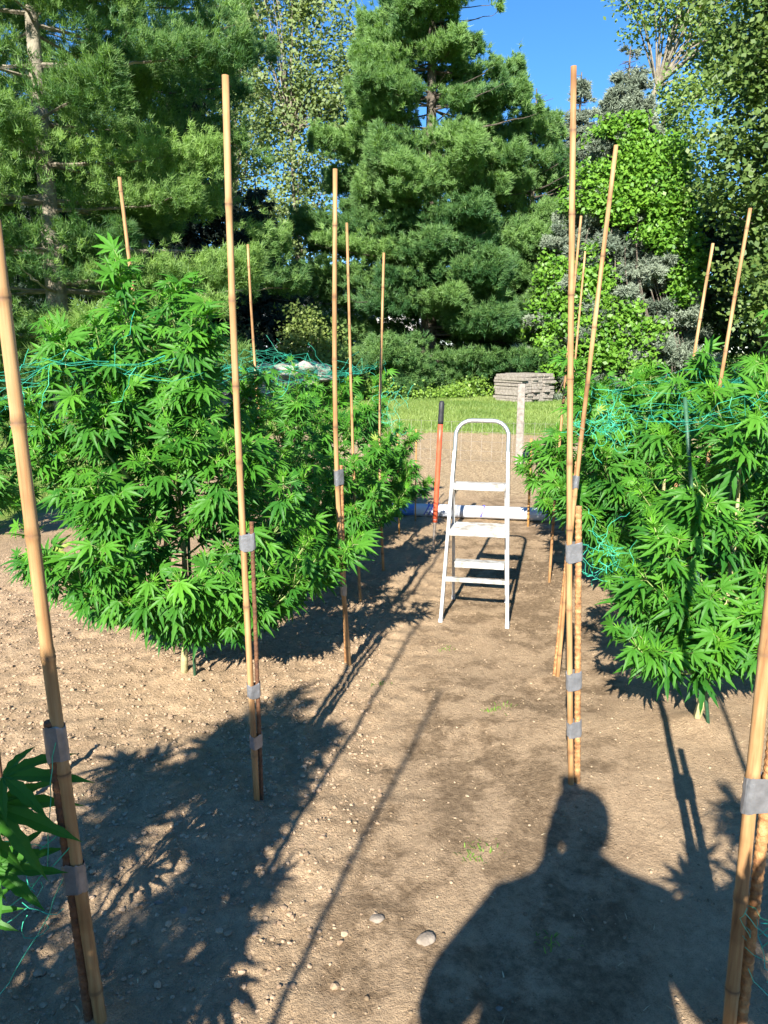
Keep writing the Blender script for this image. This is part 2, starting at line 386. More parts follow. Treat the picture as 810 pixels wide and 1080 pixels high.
# single stones
def stone(x, y, s, label, seed, m='stone', asp=(1.25, .9, .45)):
    r = random.Random(seed)
    bm = bmesh.new(); bmesh.ops.create_icosphere(bm, subdivisions=3, radius=1)
    off = [r.uniform(0, 9) for _ in range(3)]
    from mathutils import noise as mn
    for v in bm.verts:
        k = 1 + .28 * mn.noise(v.co * 1.1 + Vector(off)) + .09 * mn.noise(v.co * 3.2 + Vector(off))
        v.co = Vector((v.co.x * asp[0], v.co.y * asp[1], v.co.z * asp[2])) * k * s
    me = bpy.data.meshes.new('stone'); bm.to_mesh(me); bm.free()
    for p in me.polygons: p.use_smooth = True
    me.materials.append(M[m]); o = bpy.data.objects.new('stone', me); col.objects.link(o)
    o.location = (x, y, gz(x, y) + s * asp[2] * .35); o.rotation_euler = (0, 0, r.uniform(0, 3))
    tag(o, label, 'stone', 'loose stones on the soil')
stone(.122, 1.83, .024, 'largest pale flat stone on the path, left of the head shadow', 1)
stone(-.02, 1.90, .018, 'small tan stone on the path left of the largest flat stone', 2)
stone(-.60, 1.93, .013, 'bluish grey pebble in the shade right of the left front pole', 3)
stone(-.31, 1.52, .018, 'brown stone at the bottom edge of the photo in dappled shade', 4)
stone(-.69, 1.98, .013, 'whitish pebble just right of the left front pole in shade', 5)
stone(.55, 1.50, .016, 'tan stone lying inside the shadow of the photographer', 6)
stone(.30, 1.62, .008, 'tiny grey pebble at the left edge of the shadow elbow', 7)

# weeds on the soil
def sprigs(name, label, spots, seed, h=.03, n=22):
    r = np.random.default_rng(seed); mb = MB()
    for (x, y) in spots:
        for k in range(n):
            px, py = x + r.normal(0, .03), y + r.normal(0, .025); z = gz(px, py)
            an = r.uniform(0, 2 * pi); d = np.array([cos(an) * .7, sin(an) * .7, .6]); s = np.array([-sin(an), cos(an), 0]) * .0022
            l = h * r.uniform(.4, 1.1); p = np.array([px, py, z])
            mb.add([p - s, p + s, p + d * l * .6 + s * .8, p + d * l * .6 - s * .8, p + d * l + np.array([0, 0, -.2 * l])], [[0, 1, 2, 3]], [[3, 2, 4]], r.random())
    return tag(mb.build(name, M['weed']), label, 'weeds', kind='stuff')
sprigs('seedlings', 'tiny green seedlings sprouting on the bare path', [(.30, 2.20), (.33, 2.24), (.48, 1.83), (.51, 3.22), (.56, 3.24), (-.02, 3.55), (.35, 4.0)], 5, .028)

# ------------------------------------------------------------------ bamboo poles and their taped stakes
def cane(mb, p0, p1, r0, r1, seed, sides=12):
    r = random.Random(seed); p0 = np.array(p0, float); p1 = np.array(p1, float); Ln = np.linalg.norm(p1 - p0); d = (p1 - p0) / Ln
    side = nrm(np.cross(d, [0.3, 1, 0])); side2 = np.cross(d, side)
    node = r.uniform(.12, .25); S = [0.0]; Rm = [1.0]; T = [0.0]
    while node < Ln - .05:
        for ds, k, t in ((-.022, 1.0, 0), (-.009, 1.08, .12), (-.003, r.uniform(1.12, 1.2), r.uniform(.3, .7)), (.001, 1.06, r.uniform(.5, 1)), (.006, r.uniform(1.10, 1.18), r.uniform(.1, .5)), (.022, r.uniform(.97, 1.02), 0)):
            S.append(node + ds); Rm.append(k); T.append(t)
        node += r.uniform(.24, .33)
    S.append(Ln); Rm.append(1.0); T.append(0.0)
    S = np.array(S); ph = r.uniform(0, 6); am = r.uniform(.008, .022) * Ln / 2.4
    bow = np.sin(S / Ln * pi) * am * 1.2 + np.sin(S * 2.1 + ph) * am * .25
    pts = p0 + d * S[:, None] + side * bow[:, None] + side2 * (np.sin(S * 1.7 + ph) * am * .3)[:, None]
    rad = (r0 + (r1 - r0) * S / Ln) * np.array(Rm)
    mb.tube(pts, rad, sides, True, np.repeat(np.array(T), sides).tolist() + [0.0, .6])
    return lambda s: pts[0] * 0 + np.array([np.interp(s, S, pts[:, k]) for k in range(3)])
def rebar(mb, p0, p1, rad, sides=8):
    p0 = np.array(p0, float); p1 = np.array(p1, float); Ln = np.linalg.norm(p1 - p0); n = int(Ln / .0042)
    s = np.linspace(0, Ln, n); rr = rad * (1 + .09 * np.clip(np.sin(s / .020 * 2 * pi) * 2, -.4, 1))
    mb.tube(p0 + (p1 - p0) * (s / Ln)[:, None], rr, sides)
def wrap(ca, cb, ra, rb, h, axis):
    """duct tape wound round two rods: hull of two circles, open sleeve with thickness"""
    mb = MB(); ax = nrm(np.array(axis)); ca = np.array(ca); cb = np.array(cb)
    dirv = cb - ca; dirv = dirv - ax * dirv.dot(ax); dist = np.linalg.norm(dirv); e = dirv / max(dist, 1e-6); f = np.cross(ax, e)
    pr = []
    for k in range(13):
        t = pi / 2 + pi * k / 12; pr.append(ca + (e * cos(t) + f * sin(t)) * (ra + .0022))
    for k in range(13):
        t = -pi / 2 + pi * k / 12; pr.append(ca + e * dist + (e * cos(t) + f * sin(t)) * (rb + .0022))
    pr = np.array(pr); n = len(pr); cen = pr.mean(0)
    rows = []
    rnd = random.Random(int(abs(ca[0]) * 1e4) + int(h * 1e3))
    for z, k in ((-h / 2, .94), (-h / 2, 1.0), (-h / 4, 1.008), (0, 1.0), (h / 4, 1.01), (h / 2, 1.0), (h / 2, .94)):
        rows.append(cen + (pr - cen) * k * (1 + np.array([rnd.uniform(-.02, .035) for _ in range(n)]))[:, None] + ax * z + ax * (np.array([rnd.uniform(-.003, .003) for _ in range(n)]) + .004 * np.sin(np.arange(n) * .5 + h * 90 + (z > 0)))[:, None])
    v = np.vstack(rows); q = []
    for r in range(len(rows) - 1):
        for k in range(n): q.append((r * n + k, r * n + (k + 1) % n, (r + 1) * n + (k + 1) % n, (r + 1) * n + k))
    mb.add(v, q)
    return mb
POLES = 'bamboo poles staked along both plant rows'
def pole(label, base, top, r0, r1, seed, stake=None, tapes=(), name='bamboo_pole'):
    """base/top in world; stake = (offset at ground xy, offset at its top, length, radius, material)"""
    r0, r1 = r0 * .70, r1 * .72
    b = np.array([base[0], base[1], gz(base[0], base[1])]); t = np.array(top, float)
    root = thing(name, label, 'bamboo pole', tuple(b), 0, POLES)
    d = t - b; mb = MB(); f = cane(mb, -nrm(d) * .06, d, r0, r1, seed); mb.build('cane', M['bamboo'], root, True)
    if stake:
        o0, o1, ln, rs, m = stake
        kind = 'rebar_stake' if m.startswith('rebar') else 'short_cane'
        s0 = np.array([o0[0], o0[1], -.05]); s1 = np.array([d[0] * ln / d[2] + o1[0], d[1] * ln / d[2] + o1[1], ln])
        mb = MB()
        if kind == 'rebar_stake': rebar(mb, s0, s1, rs)
        else: cane(mb, s0, s1, rs, rs * .9, seed + 50)
        mb.build(kind, M[m], root, True)
        for z, h in tapes:
            c = f((z + .06) * np.linalg.norm(d) / d[2]); k = (z + .05) / (ln + .05); cs = s0 + (s1 - s0) * k
            rr = r0 + (r1 - r0) * z / d[2]
            wrap(c, cs, rr * 1.06, rs * 1.1, h, d).build('tape', M['tape'], root)
    return root
pole('thick bamboo pole at left foreground leaning left, taped to a dark rusty rebar', (-.705, 1.555), (-.775, 1.56, 1.90), .0215, .0195, 1,
     ((-.033, -.0), (-.029, .0), .80, .0115, 'rebar_dark'), ((.745, .085), (.395, .075)))
pole('tall bamboo pole in front of the big left plant, three tape bands low down', (-.469, 2.474), (-.472, 2.47, 2.455), .0165, .0150, 2,
     ((.012, .018), (.017, .012), 1.06, .0075, 'rebar_dark'), ((.99, .055), (.44, .05), (.24, .05)))
pole('bamboo pole left of the path with a dark rebar and dappled shade on its foot', (-.187, 3.70), (-.232, 3.70, 2.465), .0180, .0150, 3,
     ((-.015, .016), (-.010, .020), 1.06, .0095, 'rebar'), ((1.0, .075), (.41, .06)))
pole('slender bamboo pole standing right behind the third left pole', (-.15, 4.78), (-.226, 4.78, 2.40), .0135, .0110, 4)
pole('bamboo pole beside the path at the far left plants, top below the pine', (0.0, 5.512), (-.007, 5.51, 2.315), .0150, .0125, 5)
pole('bamboo pole rising out of the top of the big left plant', (-1.22, 4.2), (-1.385, 4.2, 2.535), .0150, .0135, 6)
pole('bamboo pole behind the big left plant, leaning left just right of the tall pole', (-.88, 5.6), (-.967, 5.6, 2.382), .0150, .0120, 7)
pole('short bamboo pole half hidden directly behind the tall left pole', (-1.27, 6.5), (-1.257, 6.5, 2.106), .0150, .0130, 8)
pole('thick bamboo pole at the right edge of the foreground, bound with ribbed rebar', (.862, 1.537), (.915, 1.65, 2.35), .0225, .0200, 9,
     ((.030, .008), (.0285, .012), .80, .0135, 'rebar'), ((.635, .085),))
pole('tall straight bamboo pole right of the ladder, bound to rusty rebar with tape', (.725, 2.585), (.596, 2.585, 2.520), .0160, .0135, 10,
     ((.0245, .006), (.023, .008), 1.09, .0118, 'rebar'), ((.92, .065), (.425, .065), (.23, .06)))
pole('bamboo pole leaning right behind the tall straight right pole', (.905, 3.597), (1.036, 3.60, 2.542), .0165, .0140, 11,
     ((-.020, .012), (-.018, .014), 1.12, .0105, 'rebar'), ((1.02, .06),))
pole('thin bamboo pole seen between the straight and the leaning right poles, taller one', (1.21, 5.2), (1.297, 5.2, 2.508), .0150, .0115, 12)
pole('thin bamboo pole seen between the straight and the leaning right poles, lower one', (1.68, 6.8), (1.744, 6.8, 2.483), .0150, .0120, 13)
pole('bamboo pole behind the right plants with a curved lower end and lower top', (1.80, 4.6), (1.928, 4.6, 2.257), .0150, .0120, 14)
pole('bamboo pole at the right edge rising behind the right plants, leaning right', (1.62, 3.8), (1.759, 3.8, 2.312), .0140, .0120, 15)
pole('bamboo pole stuck in the bed right beside the photographer, only its shadow shows', (.95, .75), (.93, .72, 1.75), .0165, .0150, 16)

pole('bamboo pole just left of the photographer, seen by its thin shadow on the path', (-.76, .60), (-.80, .60, 2.40), .0160, .0140, 17)
pole('bamboo pole behind the photographer on the left, seen by its long thin shadow', (-.86, -.55), (-.78, -.52, 2.45), .0160, .0140, 18)

def rod(name, label, cat, b, t, r, m, sides=8, n=6, group=None):
    b = np.array([b[0], b[1], gz(b[0], b[1])]); t = np.array(t, float); mb = MB()
    mb.tube(np.linspace([0, 0, -.05], t - b, n), r, sides)
    o = mb.build(name, M[m], None, True); o.location = b
    return tag(o, label, cat, group)
rod('short_stake', 'short brown wooden stake at the right end of the white roll', 'stake', (1.392, 7.009), (1.388, 7.01, .83), .012, 'orangestake')
rod('marker_stake', 'thin orange marker stake at the left end of the white roll', 'stake', (.311, 7.214), (.312, 7.21, .90), .0065, 'orangestake')
rod('wooden_stake', 'thin brown stake left of the path near the far left plants', 'stake', (.14, 6.6), (.12, 6.6, .95), .008, 'orangestake')
rod('green_stake', 'dark green garden stake beside the pale stem of the big left plant', 'stake', (-.955, 3.50), (-.95, 3.52, 1.1), .008, 'greenstake')
rod('green_stake', 'dark green garden stake beside the pale stem of the right front plant', 'stake', (1.44, 3.02), (1.28, 3.2, 1.45), .009, 'greenstake')
rod('rebar_stake', 'dark rebar stake at the left edge of the photo behind the front pole', 'stake', (-1.345, 2.35), (-1.35, 2.36, .33), .011, 'rebar_dark')
# reddish tool handle stuck in the soil
root = thing('digging_tool', 'red handled garden tool with black grip standing in the path soil', 'garden tool', (.415, 6.067, gz(.415, 6.067)))
p0, p1 = np.array([0, 0, 0.]), np.array([.052, 0, 1.255])
mb = MB(); mb.tube(p0 + (p1 - p0) * np.linspace(.20, .86, 6)[:, None], .021, 12); mb.build('handle', M['red'], root, True)
mb = MB(); mb.tube(p0 + (p1 - p0) * np.array([.85, .87, .93, .985, 1.0])[:, None], [.021, .0235, .022, .0225, .012], 12); mb.build('grip', M['black'], root, True)
mb = MB(); mb.tube(p0 + (p1 - p0) * np.array([-.10, 0, .1, .19, .22])[:, None], [.006, .010, .012, .014, .022], 10); mb.build('steel_tip', M['steel'], root, True)

# ------------------------------------------------------------------ step ladder
lb = np.array([.358, 4.434]); rb = np.array([.761, 4.351])
cx = (lb + rb) / 2; yaw = math.atan2(rb[1] - lb[1], rb[0] - lb[0])
lad = thing('step_ladder', 'white aluminium folding step ladder with round handrail standing on the path', 'ladder', (cx[0], cx[1], gz(*cx) + .0), yaw)
HW0, HW1, TOPZ, TOPY = .207, .165, 1.245, .27       # half width at foot / below loop, loop height, lean back
def rail(z, side):
    k = z / TOPZ; return np.array([side * (HW0 + (HW1 - HW0) * min(k / .85, 1)), TOPY * k, z])
for s in (-1, 1):
    mb = MB(); a, b_ = rail(.03, s), rail(1.06, s)
    d = nrm(b_ - a); xa = nrm(np.array([1, 0, 0]) - d * d[0]); ya = np.cross(d, xa)
    mb.box((a + b_) / 2, (.021, .048, np.linalg.norm(b_ - a)), np.stack([xa, ya, d], 1), .004)
    mb.build('front_rail', M['alu'], lad)
    mb = MB(); mb.box(rail(.016, s), (.027, .056, .036), None, .005); mb.build('foot_cap', M['rubber'], lad)
mb = MB(); pts = [rail(z, -1) for z in (.80, .9, 1.0, 1.08)]
rr = .10; cz = TOPZ - rr
for k in range(0, 7): t = pi - pi / 2 * k / 6; pts.append(np.array([-(HW1 - rr) + rr * cos(t), TOPY * (cz + rr * sin(t)) / TOPZ, cz + rr * sin(t)]))
for k in range(0, 7): t = pi / 2 - pi / 2 * k / 6; pts.append(np.array([(HW1 - rr) + rr * cos(t), TOPY * (cz + rr * sin(t)) / TOPZ, cz + rr * sin(t)]))
pts += [rail(z, 1) for z in (1.08, 1.0, .9, .80)]
pts = np.array(pts) + np.array([0, .012, 0]); mb.tube(pts, .0135, 12); mb.build('handrail', M['alu_loop'], lad, True)
def tread(z, dep, th, hw, yoff=0):
    mb = MB(); c = rail(z, 1); y0 = c[1] - .028 + yoff
    mb.box((0, y0 + dep / 2, z), (2 * hw, dep, th), None, .004)
    mb.box((0, y0 + .006, z - .016), (2 * hw, .012, .032), None, .003)
    mb.box((0, y0 + dep - .006, z - .014), (2 * hw, .012, .026), None, .003)
    for k in range(6): mb.box((0, y0 + .03 + k * (dep - .06) / 5, z + th / 2 + .0015), (2 * hw - .03, .006, .003))
    return mb
tread(.575, .235, .012, HW0 - .026).build('platform', M['alu_tread'], lad)
tread(.855, .105, .012, HW0 - .046).build('tread', M['alu_tread'], lad)
mb = MB(); c = rail(.275, 1); mb.box((0, c[1] - .012, .275), (2 * HW0 - .034, .034, .026), None, .004)
mb.build('tread', M['alu_tread'], lad)
# rear legs
def rear(z, side):                                    # from hinge (z .84) back to the ground
    k = (.86 - z) / .86; return np.array([side * (HW0 - .045 + .018 * k), .175 + .30 * k, z])
for s in (-1, 1):
    mb = MB(); a, b_ = rear(.03, s), rear(.86, s); d = nrm(b_ - a); xa = nrm(np.array([1, 0, 0]) - d * d[0]); ya = np.cross(d, xa)
    mb.box((a + b_) / 2, (.018, .026, np.linalg.norm(b_ - a)), np.stack([xa, ya, d], 1), .003); mb.build('rear_leg', M['alu'], lad)
    mb = MB(); mb.box(rear(.016, s), (.024, .034, .032), None, .004); mb.build('foot_cap', M['rubber'], lad)
    mb = MB(); q0 = rail(.57, s) + np.array([-s * .018, .19, 0]); q1 = rear(.34, s); mb.tube(np.array([q0, q1]), .006, 6); mb.build('brace', M['alu'], lad)
for s in (-1, 1):
    for (z, yy) in ((.275, 0), (.575, 0), (.855, 0)):
        mb = MB(); c = rail(z - .012, s) + np.array([s * .0112, yy, 0]); mb.tube(np.array([c, c + np.array([s * .004, 0, 0])]), [.007, .0045], 8); mb.build('rivet', M['steel'], lad, True)
    mb = MB(); c = rail(.80, s); mb.box(c + np.array([-s * .017, .045, .01]), (.004, .10, .05), None, .001); mb.build('hinge_plate', M['steel'], lad)
mb = MB(); c = rear(.30, 1); mb.box((0, c[1], .30), (2 * c[0] - .02, .075, .018), None, .003); mb.box((0, c[1] - .03, .285), (2 * c[0] - .022, .012, .036), None, .003)
mb.build('rear_crossbar', M['alu_tread'], lad)

# ------------------------------------------------------------------ white roll of film
root = thing('plastic_roll', 'long white roll of plastic film with blue ends lying across the path', 'roll', (.92, 7.33, gz(.92, 7.33) + .063), -math.atan2(.30, 1.70))
def rollseg(x0, x1, r, name, m, wob=.0):
    mb = MB(); n = max(2, int((x1 - x0) / .03) + 1); x = np.linspace(x0, x1, n); sides = 28
    ang = np.arange(sides) / sides * 2 * pi
    rr = r * (1 + wob * (fbm(x[:, None] * 9 + 5, ang[None, :] * 3 + 2, 3) - .5))
    v = np.stack([np.broadcast_to(x[:, None], rr.shape), rr * np.cos(ang), rr * np.sin(ang) * .93], -1).reshape(-1, 3)
    i = np.arange(n - 1)[:, None] * sides; j = np.arange(sides)[None]; k = (j + 1) % sides
    mb.add(v, np.stack([i + j, i + k, i + sides + k, i + sides + j], -1).reshape(-1, 4))
    for e in (0, n - 1):
        vv = v[e * sides:(e + 1) * sides]; c = vv.mean(0)
        inner = c + (vv - c) * .28; hole = inner + np.array([.05 if e == 0 else -.05, 0, 0])
        mb.add(np.vstack([vv, inner, hole]), [(a, (a + 1) % sides, sides + (a + 1) % sides, sides + a) for a in range(sides)] + [(sides + a, sides + (a + 1) % sides, 2 * sides + (a + 1) % sides, 2 * sides + a) for a in range(sides)])
    return mb.build(name, m, root, True)
rollseg(-.615, .74, .068, 'film', M['film'], .10)
rollseg(-.84, -.617, .0675, 'printed_end', M['blue'], .08)
rollseg(.742, .80, .0675, 'printed_end', M['blue'], .08)
def band(x, wdt, slant=.03):
    mb = MB(); n = 9; a = np.linspace(-.5, 3.0, 16); r = .0715
    v = []
    for t in a:
        xx = x + slant * sin(t * 1.3); v += [(xx, -r * cos(t), r * sin(t)), (xx + wdt, -r * cos(t), r * sin(t))]
    mb.add(v, [(2 * k, 2 * k + 1, 2 * k + 3, 2 * k + 2) for k in range(15)]); mb.build('printed_band', M['mark'], root, True)
for x in (-.50, -.455, -.42): band(x, .013)
band(.06, .018, .02); band(.69, .02, .01)

# ------------------------------------------------------------------ far garden: fence, post, stack, rubble, house
fen = thing('wire_fence', 'faint low wire mesh fence with grey wooden post across the far bed', 'fence', (1.976, 10.833, 0), -RA)
mb = MB(); mb.box((0, 0, .56), (.105, .105, 1.22), None, .012); mb.build('post', M['greywood'], fen)
for xx in (-3.4, 3.3):
    mb = MB(); mb.tube(np.array([(xx, 0, -.1), (xx, 0, .7)]), .015, 8); mb.build('line_post', M['greywood'], fen)
mb = MB()
for z in (.06, .2, .34, .48, .62): mb.tube(np.stack([np.linspace(-3.4, 3.3, 30), np.full(30, -.056), z + .015 * np.sin(np.linspace(0, 9, 30))], -1), .0016, 3)
for x in np.arange(-3.4, 3.3, .15): mb.tube(np.array([(x, -.056, .04), (x + .01, -.056, .63)]), .0014, 3)
mb.build('wire_mesh', M['wire'], fen)

st = thing('timber_stack', 'weathered grey stack of old boards on the lawn before the spruces', 'timber stack', (4.55, 24.6, 0), radians(33))
r = random.Random(4)
mb = MB(); m2 = MB()
for k in range(9):
    z = .055 + k * .098
    for j in range(6):
        x = -.58 + j * .233 + r.uniform(-.02, .02)
        (m2 if k == 8 else mb).box((x, r.uniform(-.07, .07), z + r.uniform(-.012, .012)), (.215 + r.uniform(0, .014), 1.30 + r.uniform(-.09, .09), .093 + r.uniform(-.008, .003)), Matrix.Rotation(r.uniform(-.03, .03), 3, 'Z'), .014, r.random())
mb.build('boards', M['greywood'], st); m2.build('top_boards', M['greywood'], st)

# long low pile of pale rubble behind the left bed
r = np.random.default_rng(9); mb = MB(); bmv = []
rub = thing('rubble_pile', 'long low pile of pale broken stones behind the left plants', 'rubble pile', (-4.1, 21, 0))
from mathutils import noise as mn
for k in range(210):
    s = r.random(); px, py = -1.9 + 3.9 * s, -1.0 + 2.6 * s; layer = r.random()
    h = .80 + .40 * s
    c = np.array([px + r.normal(0, .28) * (1 - layer * .6), py + r.normal(0, .35), .08 + layer * h])
    bm = bmesh.new(); bmesh.ops.create_icosphere(bm, subdivisions=2, radius=1); off = Vector(r.uniform(0, 20, 3))
    sc3 = r.uniform(.14, .34) * np.array([r.uniform(.9, 1.6), r.uniform(.7, 1.2), r.uniform(.35, .7)]); an = r.uniform(0, pi)
    vv = np.array([(v.co * (1 + .4 * mn.noise(v.co * 1.4 + off)))[:] for v in bm.verts]) * sc3
    vv = vv @ np.array([[cos(an), -sin(an), 0], [sin(an), cos(an), 0], [0, 0, 1]]).T + c
    bm.verts.index_update(); mb.add(vv, None, [[v.index for v in f.verts] for f in bm.faces]); bm.free()
mb.build('stones', M['pale_stone'], rub)

# house behind the trees
ho = thing('house', 'grey house with a low roof half hidden behind the trees', 'house', (-3.6, 52, 0), radians(12))
mb = MB(); mb.box((0, 0, 2.2), (11, 8, 4.4)); mb.build('wall', M['siding'], ho)
mb = MB(); mb.box((3.6, -4.25, 1.85), (2.6, .5, 3.7), None, .02); mb.build('white_bay', M['white'], ho)
mb = MB(); mb.add([(-6, -4.6, 4.402), (6, -4.6, 4.402), (6, 4.6, 4.402), (-6, 4.6, 4.402), (-6, 0, 6.2), (6, 0, 6.2), (-6, -4.6, 4.25), (6, -4.6, 4.25)],
                 [(0, 1, 5, 4), (2, 3, 4, 5), (6, 7, 1, 0)], [(0, 4, 3), (1, 2, 5)]); mb.build('roof', M['roof'], ho)
for x in (-3.2, 0):
    mb = MB(); mb.box((x, -4.03, 2.4), (1.3, .12, 1.4), None, .01); wdw = mb.build('window', M['white'], ho)
    mb = MB(); mb.box((x, -4.1, 2.4), (1.1, .03, 1.2)); mb.build('pane', M['glass'], wdw)

# ------------------------------------------------------------------ cannabis plants
def leaf_proto(K, droop, seed, nl=7, serr=True, wide=.092):
    r = random.Random(seed); V_, Q_ = [], []
    angs = {7: [0, 27, -27, 56, -56, 98, -98], 5: [0, 34, -34, 74, -74], 3: [0, 40, -40]}[nl]
    lens = {7: [1, .93, .93, .74, .74, .40, .40], 5: [1, .86, .86, .52, .52], 3: [1, .8, .8]}[nl]
    for a, ln in zip(angs, lens):
        a = radians(a + r.uniform(-4, 4)); ln *= r.uniform(.92, 1.06); d = np.array([sin(a), cos(a), 0]); s = np.array([cos(a), -sin(a), 0])
        dr = droop * r.uniform(.6, 1.4); curl = r.uniform(-.06, .06); b0 = len(V_)
        for k in range(K + 1):
            t = k / K
            wd = wide * (sin(pi * min(1, t ** .78 * .98 + .02))) ** 1.05 * (1 if ln > .5 else 1.1) if k < K else 0.0
            if serr and 0 < k < K: wd *= 1.12 if k % 2 else .86
            wd *= .25 + .75 * ln
            m = d * t * ln + np.array([0, 0, -dr * t * t * ln]) + s * curl * t * t
            V_ += [m - s * wd + np.array([0, 0, wd * .35]), m, m + s * wd + np.array([0, 0, wd * .35])]
        for k in range(K):
            i = b0 + 3 * k; Q_ += [(i, i + 1, i + 4, i + 3), (i + 1, i + 2, i + 5, i + 4)]
    return np.array(V_), np.array(Q_)
PROT = {lod: [leaf_proto(K, dr, i, nl, K > 5) for i, (dr, nl) in enumerate([(.18, 7), (.32, 7), (.48, 7), (.28, 5), (.10, 7), (.4, 5)])] for lod, K in (('near', 9), ('mid', 6), ('far', 4))}
YOUNG = {lod: [leaf_proto(K, dr, 20 + i, 7 if i < 2 else 5, False, .070) for i, dr in enumerate((.05, -.12, .2))] for lod, K in (('near', 7), ('mid', 5), ('far', 4))}

def place_leaves(mb, pos, yd, zd, sc_, tint, protos, r):
    pos, yd, zd = map(np.asarray, (pos, yd, zd)); sc_ = np.asarray(sc_); tint = np.asarray(tint)
    yd = nrm(yd); xd = nrm(np.cross(yd, zd)); zd = np.cross(xd, yd)
    pick = r.integers(0, len(protos), len(pos))
    for k, (pv, pq) in enumerate(protos):
        m = np.where(pick == k)[0]
        if not len(m): continue
        R = np.stack([xd[m], yd[m], zd[m]], -1)
        v = np.einsum('nij,vj->nvi', R, pv) * sc_[m][:, None, None] + pos[m][:, None, :]
        nv = len(pv)
        mb.add(v.reshape(-1, 3), (pq[None] + (np.arange(len(m)) * nv)[:, None, None]).reshape(-1, 4), None, np.repeat(tint[m], nv))

UP = np.array([0, 0, 1.0])
def hemp(label, x, y, H, R, seed, lod='mid', zlow=.24, lsize=.125, step=.105, extra=(), prof=None, density=1.0, off=(0, 0), fans=()):
    r = np.random.default_rng(seed)
    root = thing('cannabis_plant', label, 'cannabis plant', (x, y, gz(x, y)), 0, 'cannabis plants in the two staked rows')
    zs = np.linspace(-.04, H - .10, 14)
    sx, sy = r.uniform(-.05, .05, 2)
    stem = np.stack([off[0] * (zs / H) + sx * np.sin(zs * 2.2), off[1] * (zs / H) + sy * np.sin(zs * 1.8 + 1) - sy * sin(1), zs], -1)
    mbS = MB(); mbS.tube(stem, np.linspace(.019, .005, 14), 8); mbS.build('main_stem', M['hemp_trunk'], root, True)
    mbB = MB(); P, Yd, Zd, S, T = [], [], [], [], []; yP, yY, yZ, yS, yT = [], [], [], [], []
    at = lambda z: np.array([np.interp(z, zs, stem[:, k]) for k in range(3)])
    pf = prof or (lambda t: np.interp(t, [0, .12, .35, .6, .8, 1], [.80, .95, 1.0, .80, .55, .25]))
    def leafpair(p, d, size, age, frac=1.0, spread=1.0):
        out = nrm(np.array([p[0], p[1], 0.0]) + 1e-6)
        sd_ = nrm(np.cross(d, UP) + r.normal(0, .15, 3)); rot = r.uniform(-.9, .9)
        sd_ = sd_ * cos(rot) + np.cross(d, sd_) * sin(rot)
        for sg in (-1, 1):
            if r.random() > frac: continue
            yv = nrm(sd_ * sg * .8 * spread + d * .45 + out * .35 + UP * r.uniform(-.45, .15))
            pl = size * r.uniform(.35, .6); q = p + yv * pl + UP * pl * .15
            zv = UP * .55 + out * .35 + sd * .75 + r.normal(0, .22, 3)
            sz = size * (r.uniform(.60, 1.10) if r.random() < .55 else r.uniform(1.05, 1.45))
            droop = nrm(yv + UP * r.uniform(-.60, .12))
            P.append(q); Yd.append(droop); Zd.append(zv); S.append(sz); T.append(np.clip(age + r.normal(0, .10), 0, .9) if r.random() > .0012 else .98)
            mbB.tube(np.array([p, (p + q) / 2 + UP * pl * .08, q]), .0014, 3, False)
    def tip(p, d, size, n=7):
        u = nrm(np.cross(d, [.3, .2, 1.0])); v_ = np.cross(d, u); ph = r.uniform(0, 6)
        for k in range(n):
            an = ph + k * 2.4; tilt = .25 + 1.15 * k / n
            yv = nrm(d * cos(tilt) + (u * cos(an) + v_ * sin(an)) * sin(tilt)); rad = u * cos(an) + v_ * sin(an)
            yP.append(p + yv * .008 - d * .012 * k); yY.append(yv); yZ.append(nrm(d * 1.0 - rad * .3)); yS.append(size * (.40 + .75 * k / n) * r.uniform(.8, 1.2)); yT.append(np.clip(.85 - .55 * k / n + r.normal(0, .08), 0, .93))
    def branch(z, phi, Ln, el, tmul=1.0):
        n = max(4, int(Ln / (.065 if density > .7 else .09))); p = at(z); d = np.array([cos(phi) * cos(el), sin(phi) * cos(el), sin(el)])
        pts = [p]; ds = []; stp = Ln / n
        for k in range(n):
            d = nrm(d + UP * (.05 + .08 * k / n) + r.normal(0, .05, 3)); p = p + d * stp; pts.append(p); ds.append(d)
        pts = np.array(pts); mbB.tube(pts, np.linspace(.0062, .0022, len(pts)) * (.6 + .4 * Ln / .7), 5)
        for k in range(1, n + 1):
            f = k / n
            age = .05 + .28 * f ** 3
            leafpair(pts[k], ds[k - 1], lsize * (1.05 - .35 * f) * tmul, age, (.85 if f > .35 else .45) * density)
            for sg in (-1, 1):
                if f < .16 or k == n or r.random() > .60 * density: continue
                dd = nrm(ds[k - 1] * .6 + np.cross(ds[k - 1], UP) * sg * .8 + UP * r.uniform(-.1, .55)); sl = r.uniform(.07, .24) * (1.25 - .5 * f) * (R / .8) ** .5
                q = pts[k]; sp = [q]
                for j in range(3):
                    dd = nrm(dd + UP * .12); q = q + dd * sl / 3; sp.append(q)
                    if j or r.random() < .5: leafpair(q, dd, lsize * .80 * tmul, .16 + .08 * j, .85 * density)
                mbB.tube(np.array(sp), np.linspace(.0028, .0015, 4), 4); tip(q, dd, lsize * .82, 6)
        tip(pts[-1], ds[-1], lsize * 1.0, 11)
    z = zlow; phi = r.uniform(0, pi)
    while z < H - .14:
        t = (z - zlow) / (H - zlow)
        for sg in (0, pi):
            Ln = R * pf(t) * r.uniform(.78, 1.12); el = radians(np.interp(t, [0, .3, .7, 1], [6, 28, 46, 62])) + r.normal(0, .08)
            branch(z + r.uniform(-.02, .02), phi + sg + r.normal(0, .22), Ln, el)
        z += step * (.62 if t < .28 else 1.0) * r.uniform(.85, 1.15); phi += pi / 2 + r.normal(0, .2)
